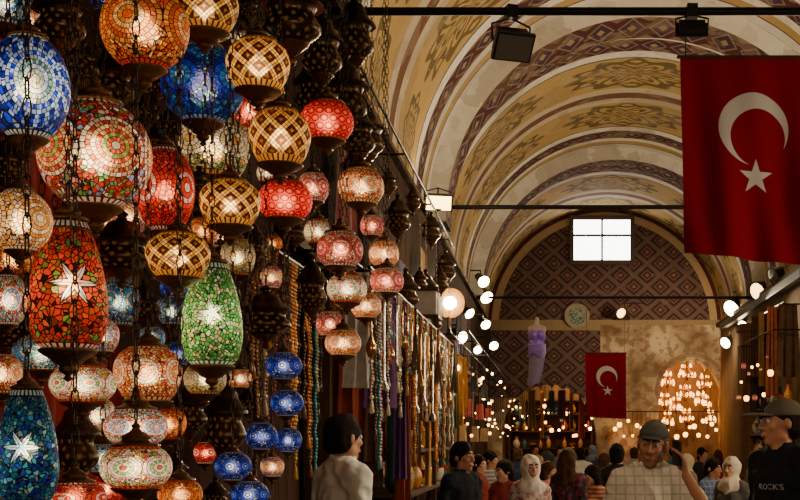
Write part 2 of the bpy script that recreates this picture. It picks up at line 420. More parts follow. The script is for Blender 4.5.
GLOBE = {k: lathe_uv('globe_'+k, p) for k, p in dict(ball=ballp, squat=squatp, bowl=bowlp, tear=tearp).items()}
ENDR = {'ball': (.21,.21), 'squat': (.29,.29), 'bowl': (.31,.25), 'tear': (.31,.23)}
GM = {}
def globe_mesh(shape, style):
    if (shape, style) not in GM:
        me = GLOBE[shape].copy(); finish(me, MO[style], True, 0); GM[(shape, style)] = me
    return GM[(shape, style)]
CAPM = MB().lathe(catmull([(1.0,-.06),(1.16,-.02),(1.12,.10),(.8,.2),(.66,.34),(.72,.46),(.5,.60),(.26,.76),(.18,.90),(.24,1.0),(.10,1.12),(.0,1.14)], 2), 24).mesh('top_cap', M_BRASS)
CUPM = MB().lathe(catmull([(.0,-1.7),(.12,-1.62),(.20,-1.50),(.1,-1.36),(.30,-1.2),(.38,-1.0),(.32,-.86),(.56,-.72),(.72,-.5),(1.0,-.3),(1.18,-.12),(1.22,.0),(1.07,.08)], 2), 24).mesh('base_cup', M_BRASS)
LBULB = MB().lathe(catmull([(0,-.9),(.5,-.75),(.85,-.3),(.9,.15),(.6,.65),(.4,.95),(.36,1.3),(0,1.32)], 3), 14).mesh('bulb', glow('lamp_bulb', (1.,.74,.42), 7.5), True, 0)
CHM = {}
def chain(parent, z0, L):
    n = max(2, round(L/.036))
    if n not in CHM:
        mb = MB()
        for i in range(n):
            zc = (i+.5)*.036; ring = []
            for j in range(8):
                t = 2*PI*j/8; a = .008*math.cos(t); b = .023*math.sin(t)
                ring.append((a if i % 2 else 0, 0 if i % 2 else a, zc+b))
            vs = []; fs = []
            for j, p in enumerate(ring):
                t = 2*PI*j/8; out = Vector((math.cos(t) if i % 2 else 0, 0 if i % 2 else math.cos(t), math.sin(t))); sd = Vector((0,1,0)) if i % 2 else Vector((1,0,0))
                for q in range(4):
                    vs.append(Vector(p)+(out*math.cos(q*PI/2)+sd*math.sin(q*PI/2))*.0019)
            for j in range(8):
                for q in range(4): fs.append((j*4+q, j*4+(q+1) % 4, ((j+1) % 8)*4+(q+1) % 4, ((j+1) % 8)*4+q))
            mb.add(vs, fs)
        CHM[n] = mb.mesh('chain', M_CHAIN, True, 0)
    return link('chain', CHM[n], parent, (0,0,z0), (1,1,L/(n*.036)))
ZCAN = 4.3
def lamp(px, py, w, h, Y, style, shape, label, group=None, top=ZCAN):
    c = P(px, py, Y); W, H = w*Y/F, h*Y/F
    t = empty('mosaic_lamp', c, label, 'lamp', group)
    link('globe', globe_mesh(shape, style), t, (0,0,0), (W,W,H), (0,0,random.random()*6))
    link('bulb', LBULB, t, (0,0,-.04*H), (.13*W,.13*W,.13*min(W,H)))
    rb, rt = ENDR[shape]
    link('top_cap', CAPM, t, (0,0,H/2), (rt*W,)*3)
    link('base_cup', CUPM, t, (0,0,-H/2), (rb*W, rb*W, rb*W*(.62 if shape in ('squat', 'bowl') else .8)))
    z0 = H/2+rt*W*1.13
    chain(t, z0, top-c.z-z0)
    return t
LAMPS = [
 (28,88,80,102,2.5,'blue_mandala','ball','large navy mosaic globe lamp with white, yellow and green sunburst at upper left'),
 (145,28,86,82,3.0,'amber_star','ball','large amber and red star-patterned globe lamp at top of the lamp wall'),
 (205,8,66,50,3.3,'amber_diamond','bowl','topmost amber diamond-checked lamp of the cascade'),
 (258,66,63,50,3.9,'amber_diamond','bowl','amber diamond-checked lamp second from the top of the cascade'),
 (280,138,61,54,4.2,'amber_diamond','bowl','amber diamond-checked lamp directly above the red dotted bowl lamp'),
 (230,204,60,45,3.7,'amber_diamond','bowl','amber diamond-checked lamp just above the green star lamp'),
 (178,256,63,44,3.2,'amber_diamond','bowl','lowest amber diamond-checked lamp, left of the green star lamp'),
 (203,85,82,76,4.4,'blue_voro','ball','deep blue mosaic globe lamp hanging behind the amber cascade'),
 (95,155,110,104,2.9,'multi_red','ball','biggest round lamp in red, green and white mosaic'),
 (165,190,58,84,3.55,'red_flower','ball','red oval lamp with white flower mosaics beside the biggest globe'),
 (327,122,53,37,5.0,'red_dot','squat','upper of the two plain red dotted bowl lamps'),
 (285,201,54,36,4.75,'red_dot','squat','lower of the two plain red dotted bowl lamps'),
 (20,221,62,60,2.62,'cream_mandala','ball','cream and gold globe lamp at the left edge'),
 (68,285,76,130,2.72,'red_star','tear','large red teardrop lamp with white stars'),
 (212,314,60,104,3.45,'green_star','tear','green and white teardrop lamp with star flowers'),
 (27,446,60,116,2.30,'blue_star','tear','dark teal teardrop lamp with pale star in the lower left corner'),
 (361,187,46,34,6.2,'orange_mosaic','squat','widest orange mosaic lamp in the farthest lamp row'),
 (313,188,32,28,6.3,'pink_mosaic','squat','small pink mosaic lamp behind the lower red bowl lamp'),
 (340,250,46,34,5.8,'pink_mosaic','squat','largest pink mosaic lamp hanging in the farther rows'),
 (384,254,30,24,6.75,'orange_mosaic','squat','upper of the two rightmost mosaic lamps, orange'),
 (387,281,34,24,6.6,'pink_mosaic','squat','rightmost pink mosaic lamp at the end of the lamp wall'),
 (347,289,40,28,5.95,'cream_red','squat','cream and red mosaic lamp below the largest pink mosaic lamp'),
 (366,306,30,24,6.7,'orange_mosaic','squat','small orange lamp low in the farthest row'),
 (330,324,28,24,6.2,'pink_mosaic','squat','small pink lamp low on the left of the farthest row'),
 (343,343,36,25,6.08,'orange_mosaic','squat','lowest orange mosaic lamp above the man in cream shirt'),
 (318,232,28,24,6.6,'cream_red','squat','small cream and red lamp left of the largest pink lamp'),
 (372,226,24,20,6.8,'pink_mosaic','squat','tiny pink lamp under the widest orange lamp'),
 (284,366,36,27,5.2,'blue_diamond','ball','topmost of the small navy and white lamps'),
 (287,403,33,26,5.4,'blue_diamond','ball','second small navy and white lamp from the top'),
 (261,436,33,27,5.0,'blue_diamond','ball','small navy and white lamp in the middle of its group'),
 (233,466,37,28,4.22,'blue_diamond','ball','small navy and white lamp low and furthest left of its group'),
 (288,440,28,24,5.7,'blue_diamond','ball','smallest navy and white lamp, right of its group'),
 (250,494,38,26,4.5,'blue_diamond','ball','lowest small navy and white lamp at the bottom edge'),
 (83,384,64,36,3.18,'cream_red','squat','cream and red squat lamp under the red teardrop lamp'),
 (148,374,66,54,3.28,'orange_mosaic','bowl','bowl-shaped orange mosaic lamp left of the green teardrop lamp'),
 (136,427,62,36,3.16,'multi_pink','squat','pink and pale blue lamp, upper of two stacked near the bottom'),
 (136,467,70,42,2.66,'cream_red','squat','cream and red lamp, lower of two stacked near the bottom'),
 (75,497,60,30,2.5,'red_flower','squat','red and white squat lamp cut by the bottom edge'),
 (42,353,56,34,3.3,'teal_mosaic','squat','teal and white squat lamp half behind the red teardrop'),
 (205,379,42,30,4.1,'white_mosaic','squat','pale small lamp right under the green teardrop lamp'),
 (120,302,38,48,3.9,'teal_mosaic','bowl','teal and white oval lamp between the two big teardrops'),
 (212,148,76,62,4.9,'white_mosaic','bowl','pale cream bowl lamp hanging behind the cascade'),
 (128,216,40,34,4.1,'multi_red','bowl','small red multicolour lamp under the biggest globe'),
 (168,424,36,30,3.9,'amber_star','bowl','small amber star lamp behind the two stacked lamps'),
 (180,494,44,28,3.0,'amber_star','squat','amber star squat lamp at the bottom edge'),
 (248,112,40,40,5.2,'red_flower','ball','red globe lamp glimpsed behind the amber cascade'),
 (55,250,34,40,3.4,'amber_star','ball','small amber lamp behind the top of the red teardrop'),
 (103,458,34,28,3.5,'teal_mosaic','squat','small teal lamp behind the two stacked lamps'),
 (238,258,34,36,4.6,'white_mosaic','bowl','small pale lamp above right of the green teardrop'),
 (8,300,40,50,2.9,'multi_pink','ball','pink multicolour lamp cut by the left edge'),
]
can = empty('lamp_canopy', (-1.25, 4.2, ZCAN), 'dark wooden canopy board the lamps hang from', 'canopy')
MB().box((0, 0, .03), (.8, 5.6, .06)).build('board', M_WOOD, can, smooth=False)
for k in range(6): MB().box((0, -2.4+k*.96, -.0), (.8, .05, .05)).build('batten', M_WOOD, can, smooth=False)
for L in LAMPS: lamp(*L)

g = G('pierced_bronze'); U, V, _ = g.xyz(g.coord(2))
a = g.ab(g.fr(U*12+V*3)-.5)*2.0; b = g.ab(g.fr(U*12-V*3)-.5)*2.0; hole = g.lt(g.mx(a, b), .42)*g.lt(g.ab(V-.5), .36)
M_PIERCE = g.out(g.mix(hole, (.085,.05,.028), (.006,.004,.003)), .34, .8, emis=(.9,.30,.05), es=hole*.08)  # holes are painted dark with a faint emissive glow, no bulb inside
LBODY = lathe_uv('lantern_body', catmull([(.22,-.42),(.30,-.38),(.47,-.26),(.50,-.16),(.44,-.06),(.38,.04),(.40,.12),(.46,.2)], 3)); finish(LBODY, M_PIERCE, True, 0)
LDOME = MB().lathe(catmull([(.55,.17),(.52,.23),(.42,.30),(.30,.42),(.24,.55),(.1,.62),(.08,.7),(.12,.74),(.03,.82),(0,.83)], 2), 24).mesh('lantern_dome', M_BRONZE)
LFIN = MB().lathe(catmull([(0,-.8),(.05,-.77),(.08,-.7),(.04,-.64),(.16,-.55),(.26,-.46),(.30,-.42),(.24,-.38)], 2), 24).mesh('lantern_finial', M_BRASS)
LANT = [
 (292,18,58,56,4.4,'large dark bronze lantern at the top centre of the lamp wall'),
 (345,98,44,52,6.45,'dark bronze lantern above the widest orange lamp'),
 (354,36,40,50,6.75,'dark bronze lantern highest in the farthest lamp row'),
 (322,52,40,50,5.7,'dark bronze lantern just above the upper red bowl lamp'),
 (122,250,58,44,3.5,'aged brass lantern right of the red teardrop lamp'),
 (266,318,50,36,4.65,'brass lantern band hanging right of the green teardrop'),
 (108,84,52,44,3.75,'aged brass lantern above the biggest globe'),
 (78,206,40,36,3.3,'small brass lantern above the red teardrop lamp'),
 (76,446,44,58,3.36,'bronze lantern between the teal teardrop and the stacked lamps'),
 (226,424,40,56,4.7,'bronze lantern below the green teardrop lamp'),
 (312,290,30,40,6.4,'small bronze lantern left of the farthest orange lamps'),
 (60,20,50,50,3.0,'bronze lantern at the top left corner above the navy globe'),
 (250,250,34,40,5.4,'small bronze lantern behind the cascade at mid height'),
 (8,165,40,36,3.0,'bronze lantern at the left edge between two globes'),
 (190,412,34,40,4.3,'small bronze lantern beside the two stacked lamps'),
 (312,92,34,44,6.85,'small bronze lantern behind the upper red bowl lamp'),
 (358,136,34,40,6.6,'small bronze lantern right above the orange lamp row'),
]
def lantern(px, py, w, h, Y, lab, group=None, top=None):
    c = P(px, py, Y); W = w*Y/F; H = h*Y/F*1.1
    t = empty('bronze_lantern', c, lab, 'lantern', group)
    for nm, me in (('body', LBODY), ('dome', LDOME), ('finial', LFIN)): link(nm, me, t, (0,0,0), (W,W,H))
    chain(t, .82*H, (ZCAN if top is None else top)-c.z-.82*H)
for a in LANT: lantern(*a)
rf = random.Random(11)
taken = [(l[0], l[1], l[2]*.5, l[3]*.5) for l in LAMPS]+[(l[0], l[1], l[2]*.5, l[3]*.7) for l in LANT]
FN = {'amber_star': 'amber', 'orange_mosaic': 'orange', 'red_flower': 'red', 'multi_red': 'multicoloured', 'cream_red': 'cream and red', 'blue_diamond': 'navy', 'teal_mosaic': 'teal', 'white_mosaic': 'pale', 'multi_pink': 'pink'}
for ix in range(13):
    for iy in range(14):
        px = 6+ix*24+rf.uniform(-7,7); py = 4+iy*37+(ix % 2)*18+rf.uniform(-8,8)
        st = rf.choice(['amber_star']*3+['orange_mosaic']*2+['red_flower']*2+['multi_red']*2+['cream_red']*2+['multi_pink']*2+['blue_diamond','teal_mosaic','white_mosaic'])
        bz = rf.random() < .35; wm = rf.uniform(.085,.125); xx = rf.uniform(1.36,1.50); hr = rf.uniform(.65,1.0)
        Y = F*xx/(PX0-px)
        if Y > 6.7 or py > 515: continue
        w = wm*F/Y
        if any(((px-a)/(rx_+w*.12))**2+((py-b)/(ry_+w*.12))**2 < 1 for a, b, rx_, ry_ in taken): continue
        taken.append((px, py, w*.5, w*hr*.5))
        if bz: lantern(px, py, w, w*.9, Y, 'small bronze lantern half hidden deep in the lamp shop', 'bronze lanterns deep in the lamp shop')
        else: lamp(px, py, w, w*hr, Y, st, 'bowl' if hr > .82 else 'squat', 'small %s mosaic lamp half hidden deep in the lamp shop' % FN[st], FN[st]+' lamps deep in the lamp shop')
def cloth_strip(x, y, ztop, w, L, m, label, group, ph, cat='fabric strip', name='fabric_strip', rz=0, n=12):
    rows = []; uvr = []
    for i in range(15):
        v = i/14
        rows.append([((j/n-.5)*w*(.75+.25*v), .022*math.sin(j*1.35+ph+v*1.2)*(.4+v), -v*L) for j in range(n+1)])
        uvr.append([(j/n, 1-v) for j in range(n+1)])
    o = link(name, strip_uv(name, rows, uvr, m), None, (x, y, ztop), rot=(0,0,rz))
    return tag(o, label, cat, group)
cloth_strip(XL+.05, 3.9, 2.9, 1.5, 1.9, mat('dark_red_cloth', (.34,.02,.015), .85), 'dark red cloth on the shop wall behind the leftmost lamps', None, 0, 'wall cloth', 'wall_cloth', PI/2, 40)

# ------------------------------------------------------------ flags
def flag(name, label, x0, ztop, Y, w, h, rodz, amp, slant):
    t = empty(name, (x0+w/2, Y, ztop-h), label, 'flag')
    g = G(name+'_cloth'); u, v, _ = g.xyz(g.coord(2)); x = (u-.5)*w; y = (v-.5)*h
    k = w/.965
    def rad(cx, cy):
        dx = x-cx*k; dy = y-cy*k; return dx, dy, g.m('SQRT', dx*dx+dy*dy)
    _, _, r1 = rad(.025, .208); _, _, r2 = rad(.055, .148)
    cres = g.lt(r1, .25*k)*g.gt(r2, .198*k)
    dx, dy, r = rad(.04, -.125)
    an = (g.fr(g.m('ARCTAN2', dx, dy)/(2*PI)*5.0+.5)-.5)*(2*PI/5)
    st = g.lt(r*g.m('COSINE', an)*.309+g.ab(r*g.m('SINE', an))*.951, .309*.125*k)
    n = g.noise(g.coord(3), 60, 2)
    red = g.mix(n, (.27,.004,.014), (.35,.007,.020))
    m = g.out(g.mix(g.mx(cres, st), red, (.80,.76,.72)), .9, bump=n, bd=.001, spec=.1)
    rows = []; uvr = []
    for i in range(61):
        vv = 1-i/60; q = 1-vv
        rows.append([((j/48-.5)*w*(1-.03*q)+.02*w*q, amp*(q*.8+.2)*(math.sin(j/48*10+q*2.2)+.6*math.sin(j/48*21-q*3)+.35*math.sin(q*9+j/48*4)), vv*h-slant*q*(j/48-.5)) for j in range(49)])
        uvr.append([(j/48, vv) for j in range(49)])
    link('cloth', strip_uv('flag_cloth', rows, uvr, m), t)
    MB().tube([(-w/2-.02, 0, h), (w/2+.02, 0, h)], .012).build('top_pole', M_WOOD, t)
    for s in (-.46, .46): MB().tube([(s*w, 0, h), (s*w, 0, rodz-ztop+h)], .004, 6).build('cord', M_BLACK, t)
    return t
p = P(680, 57, 8.4); flag('turkish_flag', 'large red flag with white crescent and star hanging at upper right', p.x, p.z, 8.4, 138*8.4/F, 203*8.4/F, 4.53, .042, .10)
p = P(585, 353, 25.0); flag('turkish_flag', 'small distant red flag with crescent and star near the end wall', p.x, p.z, 25.0, 41*25/F, 65*25/F, 4.5, .03, .03)

def rod(Y, z, lab):
    L = R-.07
    t = empty('tie_rod', (XC, Y, z), lab, 'tie rod')
    MB().tube([(-L, 0, 0), (L, 0, 0)], .028, 10).build('bar', M_IRON, t)
    for s in (-1, 1): MB().box((s*L, 0, 0), (.05, .16, .16)).build('anchor_plate', M_IRON, t, smooth=False)
rod(8.4, 4.53, 'black iron tie rod across the top carrying the large flag')
rod(15.3, 4.50, 'black iron tie rod crossing behind the large flag')
rod(25.0, 4.50, 'farthest black iron tie rod carrying the small flag')

# ------------------------------------------------------------ light fittings
GL_W = glow('hot_warm_lens', (1,.74,.36), 34); GL_H = glow('hottest_bulb', (1,.84,.55), 260); GL_A = glow('warm_amber_lens', (1,.50,.14), 8); GL_F = glow('yellow_flood_lens', (1,.62,.20), 10); GL_D = glow('dim_lens', (.10,.085,.06), .03)
M_REFL = glow('emissive_reflector', (1,.55,.16), 16)  # bulb light on the reflector put in as emission
def floodlight(c, w, label, lens, rodz, yaw=0, tilt=.5, h=None):
    t = empty('floodlight', c, label, 'floodlight', rz=yaw); h = h or w*.75
    RX = Matrix.Rotation(tilt, 3, 'X')
    hs = MB().box((0,0,0), (w*.8, h*.5, h*.8), RX).box(RX @ Vector((0,-h*.32,0)), (w, h*.16, h), RX).build('housing', M_BLACK, t, smooth=False)
    MB().box(RX @ Vector((0,-h*.41,0)), (w*.88, .012, h*.86), RX).build('glass', lens, hs, smooth=False)
    top = rodz-c.z
    MB().tube([(-w*.48,0,0),(-w*.5,0,h*.55),(0,0,h*.8),(w*.5,0,h*.55),(w*.48,0,0)], .008, 6).tube([(0,0,h*.8),(0,0,top)], .010, 6).build('bracket', M_BLACK, t)
    MB().box((0,0,top-.01), (.07,.09,.09)).build('clamp', M_BLACK, t, smooth=False)
floodlight(P(511, 42, 8.4), .27, 'black floodlight hanging on the nearest tie rod', GL_D, 4.53, .35, .75, .20)
floodlight(P(692, 27, 8.38), .22, 'small black floodlight on the rod above the large flag', GL_D, 4.53, PI, .3, .10)
floodlight(P(438, 201, 15.25), .34, 'wide lit yellow floodlight on the second tie rod at left', GL_F, 4.5, .2, .5, .20)
def boxspot(px, py, Y, w, yaw, tilt, lens, label, wallx):
    c = P(px, py, Y); t = empty('spotlight', c, label, 'spotlight')
    RX = Matrix.Rotation(yaw, 3, 'Z') @ Matrix.Rotation(tilt, 3, 'X')
    q = RX @ Matrix.Rotation(PI/2, 3, 'X'); r = w*.42
    hs = MB().lathe([(.0,-2.4*r),(.55*r,-2.4*r),(.62*r,-1.6*r),(.9*r,-.7*r),(1.1*r,0),(.95*r,0),(.9*r,-.1*r)], 18, M=q).build('housing', M_BLACK, t)
    MB().lathe([(0,-.1*r),(.9*r,-.1*r),(.86*r,-.02*r),(0,.16*r)], 18, M=q).build('lens', lens, hs)
    b = q @ Vector((0,0,-1.4*r))
    MB().tube([b,(b.x,b.y,w*.8),(wallx-c.x,b.y,w*.8)], .016, 6).build('arm', M_IRON, t)
c = P(450, 303, 17.5); t = empty('spotlight', c, 'brightest warm spotlight on the left shopfronts', 'spotlight')
r = .21; q = Vector((.25,-1,-.22)).normalized().to_track_quat('Z', 'Y').to_matrix()
hs = MB().lathe([(.0,-2.2*r),(.5*r,-2.2*r),(.7*r,-1.5*r),(1.02*r,-.1*r),(1.08*r,0),(1.0*r,0)], 24, M=q).build('housing', M_BLACK, t)
MB().lathe([(.2*r,-.9*r),(.6*r,-.6*r),(.9*r,-.2*r),(1.0*r,0)], 24, M=q).build('reflector', M_REFL, hs)
MB().lathe(catmull([(0,-.9*r),(.28*r,-.7*r),(.55*r,-.3*r),(.42*r,.0),(0,.1*r)], 3), 20, M=q).build('bulb', GL_H, hs)
b = q @ Vector((0,0,-1.6*r)); MB().tube([b, (b.x, b.y, b.z+r*1.6), (XL-c.x, b.y, b.z+r*1.6)], .014, 6).build('arm', M_IRON, t)
boxspot(484, 282, 24, .30, .5, .5, GL_W, 'highest warm spotlight on the left wall', XL)
boxspot(487, 298, 25, .34, .6, .6, GL_W, 'warm spotlight just below the highest one on the left', XL)
boxspot(462, 338, 19, .26, .7, .5, GL_W, 'warm spotlight under the brightest one', XL)
boxspot(486, 325, 23, .24, .5, .6, GL_W, 'small warm spotlight beside the hanging costume', XL)
boxspot(494, 346, 25, .24, .4, .5, GL_W, 'lower warm spotlight left of the hanging costume', XL)
boxspot(470, 314, 20, .22, .8, .6, GL_W, 'tiny warm spotlight right of the brightest one', XL)
boxspot(478, 350, 22, .20, .5, .5, GL_W, 'tiny warm spotlight over the left stalls', XL)
boxspot(731, 309, 28, .50, -.8, .5, GL_W, 'warm spotlight nearest the end wall on the right rail', XR-.12)
boxspot(743, 327, 27, .36, -.9, .5, GL_W, 'warm spotlight below the right lighting rail', XR)
boxspot(725, 343, 29, .34, -.8, .4, GL_W, 'lowest warm spotlight at the right of the end wall', XR)
boxspot(757, 292, 24.5, .46, -.9, .4, GL_A, 'amber spotlight on the right lighting rail', XR-.12)
boxspot(774, 278, 22.6, .44, -1.3, .4, GL_D, 'unlit spotlight nearest on the right lighting rail', XR-.12)
boxspot(766, 306, 25.6, .36, -1.2, .5, GL_D, 'unlit spotlight in the middle of the right lighting rail', XR-.12)
boxspot(621, 313, 30.4, .32, -.6, -.3, GL_A, 'amber spotlight on the end wall under the window', 2.2)
t = empty('lighting_rail', (3.94, 24.6, 4.30), 'black lighting rail running along the right wall cornice', 'rail')
MB().box((0,0,0), (.10, 9.6, .14)).build('track', M_BLACK, t, smooth=False)
for k in range(4): MB().box((.08, -4.2+k*2.8, .05), (.18,.05,.05)).build('bracket', M_IRON, t, smooth=False)
c = P(388, 337, 9.6)
t = empty('tube_light', c, 'white fluorescent tube light under the left shop sign', 'tube light')
MB().tube([(-.10,-.1,.02),(.10,.1,-.03)], .018, 8).build('tube', glow('fluorescent_tube', (.95,.95,.85), 14), t)
MB().box((0,.0,.05), (.30,.10,.04)).build('housing', M_WHITE, t, smooth=False)
MB().tube([(-.1,0,.05),(XL-c.x,0,.05)], .012, 6).build('arm', M_IRON, t)

# ------------------------------------------------------------ left shopfront goods
t = empty('shop_sign_board', P(414, 303, 11.2), 'blank pale board over the left shopfront', 'sign board')
MB().box((0,0,0), (.40,.05,.22)).build('panel', M_WHITE, t, smooth=False)
MB().box((0,0,.12), (.44,.08,.03)).box((0,0,-.12), (.44,.08,.03)).build('frame', M_WOOD, t, smooth=False)
MB().tube([(-.2,.03,0),(XL-t.location.x,.03,0)], .015, 6).build('bracket', M_IRON, t)
M_FASC = mat('fascia_wood', (.04,.02,.012), .95, sc=6, spec=.03)
for k, (y0, y1) in enumerate(((7.3, 16.4), (16.9, 30.8))):
    t = empty('shop_fascia', (XL+.05, (y0+y1)/2, 3.6), ('nearer','farther')[k]+' dark wooden fascia above the left shopfronts', 'fascia')
    L = y1-y0
    MB().box((0,0,0), (.08, L, 1.5)).build('panel', M_FASC, t, smooth=False)
    MB().box((.04,0,-.73), (.04, L, .08)).build('moulding', M_WOOD, t, smooth=False)
t = empty('lantern_rail', (-1.28, 10.9, 4.12), 'iron rail under the cornice with a row of bronze lanterns', 'rail')
MB().tube([(0,-3.1,0),(0,5.2,0)], .012, 8).build('bar', M_IRON, t)
for k in range(4): MB().tube([(0,-2.4+k*2.3,0),(XL+.09+1.28,-2.4+k*2.3,0)], .010, 6).build('bracket', M_IRON, t)
WN = ('one','two','three','four','five','six','seven','eight','nine','ten','eleven','twelve','thirteen','fourteen')
for k in range(14):
    Y = 8.0+k*.56; zz = 3.35+.5*math.sin(k*2.3); px = PX0-1.28*F/Y; py = PY0-(zz-EYE)*F/Y; w = (.18+.06*math.sin(k*1.7))*F/Y
    lantern(px, py, w, w*1.1, Y, 'dark bronze lantern in the row along the left fascia, number %s from the front' % WN[k], None, 4.12)
for k in range(7):
    cn, cc = (('dark red', (.18,.03,.02)), ('brown', (.10,.05,.028)), ('navy', (.03,.03,.08)), ('ochre', (.24,.13,.045)))[k % 4]
    cloth_strip(XL+.20, 8.6+k*1.75+random.uniform(-.2,.2), 3.75-.2*(k % 3), .8, 1.0+.2*(k % 2), mat('kilim_'+cn.replace(' ', '_'), cc, .9, sc=14, amt=.7), '%s kilim hanging flat on the left fascia, %s' % (cn, ('nearest','second','third','fourth','fifth','sixth','farthest')[k]), None, k, 'kilim', 'kilim', PI/2)
for i, (x, z) in enumerate(((-1.42, 2.80), (-1.2, 2.72))):
    t = empty('hanging_rail', (x, 11.6, z), ('inner', 'outer')[i]+' iron rail that the fabric strips hang from', 'rail')
    MB().tube([(0,-4.2,0),(0,5.2,0)], .014, 8).build('bar', M_IRON, t)
    for k in range(5): MB().tube([(0,-4+k*2.2,0),(XL-x,-4+k*2.2,.0)], .011, 6).build('bracket', M_IRON, t)
SC = [('cream', (.60,.46,.29)), ('gold', (.56,.29,.06)), ('brown', (.17,.08,.04)), ('silver grey', (.42,.38,.33)), ('teal', (.04,.14,.14)), ('rust red', (.36,.06,.025)), ('olive', (.17,.13,.045)), ('purple', (.14,.05,.20))]
for k in range(70):
    nm, col = SC[random.choice([0,0,1,1,1,2,2,3,4,5,5,6,7])]
    i = k % 2; Y = 7.7+k*.128+random.uniform(-.12,.12)
    cloth_strip((-1.42, -1.2)[i]+random.uniform(-.05,.05), Y, (2.80, 2.72)[i], random.choice([.03,.05,.08,.12,.24]), random.choice([.35,.5,.7,.9,1.1,1.3,1.55])*random.uniform(.85,1.1), mat('strip_'+nm.replace(' ', '_'), col, .75, sc=25),
      'narrow %s fabric strip hanging along the left shopfront' % nm, '%s fabric strips on the left shopfront' % nm, random.random()*6, rz=random.uniform(-.9,.9))
BC = [('gold', (.62,.30,.06)), ('brown', (.20,.09,.04)), ('amber', (.6,.20,.02)), ('dark wooden', (.08,.04,.02)), ('turquoise', (.05,.26,.28)), ('ivory', (.62,.50,.35)), ('coral', (.50,.09,.05))]
for nm_, x, y0, y1, z, lab in (('a', -1.42, 5.3, 7.7, 2.62, 'thin iron rail the bead strands hang from behind the lamps'), ('b', -1.08, 7.3, 13.6, 2.66, 'thin iron rail of bead strands and pendants by the fabric strips')):
    t = empty('bead_rail', (x, (y0+y1)/2, z), lab, 'rail'); L = (y1-y0)/2
    MB().tube([(0,-L,0),(0,L,0)], .012, 8).build('bar', M_IRON, t)
    for k in range(3): MB().tube([(0,(k-1)*L*.95,0),(XL-x,(k-1)*L*.95,0)], .01, 6).build('bracket', M_IRON, t)
BM = {}
def strand(loc, where):
    nm, col = random.choice(BC); ln = random.randrange(6); key = (nm, ln)
    if key not in BM:
        mb = MB(); n = 12+ln*8
        for i in range(n): mb.ball((.004*math.sin(i*.7), .004*math.cos(i*1.1), -.012-i*.021), (.0085,.0105,.012)[ln % 3] if i % 5 else .016, 6, 4)
        mb.tube([(0,0,0),(0,0,-.021*n)], .002, 4); mb.lathe([(.004,-.021*n-.09),(.018,-.021*n-.08),(.010,-.021*n-.02),(.002,-.021*n)], 8)
        BM[key] = mb.mesh('bead_strand', mat('beads_'+nm.split()[-1], col, .2), True, 0)
    tag(link('bead_strand', BM[key], None, loc), '%s bead strand hanging %s' % (nm, where), 'bead strand', '%s bead strands %s' % (nm, where))
yy = 5.32
while yy < 7.68: strand((-1.42, yy, 2.61), 'between the navy lamps and the man in cream'); yy += random.choice([.03,.04,.05,.08,.16])
yy = 7.4
while yy < 13.5: strand((-1.08, yy, 2.65), 'in front of the fabric strips'); yy += random.choice([.04,.05,.06,.08,.12,.36])
PM = [MB().tube([(0,0,0),(0,0,-.12)], .003, 5).lathe(catmull([(0,-.12),(.02,-.13),(.012,-.18),(.009,-.5),(.014,-.56),(.04,-.62),(.045,-.68),(.02,-.74),(0,-.76)], 2), 12).mesh('pendant', mat('polished_brass', (.6,.33,.10), .2, .95), True, 60),
      MB().tube([(0,0,0),(0,0,-.10)], .003, 5).lathe(catmull([(0,-.10),(.03,-.12),(.028,-.16),(.016,-.20),(.016,-.75),(.03,-.80),(.05,-.86),(.0,-.87)], 2), 12).mesh('pendant', mat('polished_silver', (.55,.50,.44), .2, .95), True, 60)]
for k in range(18):
    nm = ('brass', 'silver')[k % 2]
    o = link('metal_pendant', PM[k % 2], None, (-1.08, 7.5+k*.33+random.uniform(-.14,.14), 2.65)); o.scale = (.7,.7,random.uniform(.4,1.1))
    tag(o, 'long slender %s pendant hanging in front of the fabric strips' % nm, 'pendant', 'long %s pendants' % nm)
HANDLE = MB().tube([(0,0,0),(.0,0,-.06)], .003, 5).lathe(catmull([(0,-.05),(.016,-.06),(.010,-.12),(.012,-.30),(.02,-.36),(.03,-.40)], 2), 12).mesh('handle', M_WOOD, True, 60)
BRI = []
for k, (nm, col) in enumerate((('straw', (.45,.27,.09)), ('dark brown', (.12,.06,.03)))):
    mb = MB()
    for i in range(26):
        a = i*2.4; rr = .012+.016*((i*7) % 10)/10; mb.tube([(rr*.5*math.cos(a), rr*.5*math.sin(a), -.38), (rr*1.3*math.cos(a), rr*1.3*math.sin(a), -.55), (rr*1.8*math.cos(a), rr*1.8*math.sin(a), -.72-.05*((i*3) % 5)/5)], .004, 4)
    BRI.append((nm, mb.mesh('bristles', mat('bristle_'+nm.split()[-1], col, .8), True, 0)))
for k in range(6):
    nm, me = BRI[k % 2]; i = k % 2
    t = empty('hanging_brush', ((-1.26, -1.02)[i], 8.3+k*.9, 2.66), nm+' brush hanging bristles down among the goods of the left shopfront', 'brush', nm+' brushes on the left shopfront')
    t.scale = (.7,.7,.7)
    link('handle', HANDLE, t); link('bristles', me, t)
    MB().tube([(0,0,0),(((-1.2,-1.08)[i]-t.location.x)/.7,0,.02)], .004, 5).build('hook', M_IRON, t)
t = empty('display_stand', (-1.38, 12.2, 0), 'dark wooden display stand of vases along the left wall', 'display stand')
for z in (.5, 1.2, 1.56, 1.92): MB().box((0,0,z), (.46, 4.4, .03)).build('shelf', M_WOOD, t, smooth=False)
for y in (-2.18, 0, 2.18):
    for x in (-.21, .21): MB().box((x, y, 1.05), (.04,.04,2.1)).build('post', M_WOOD, t, smooth=False)
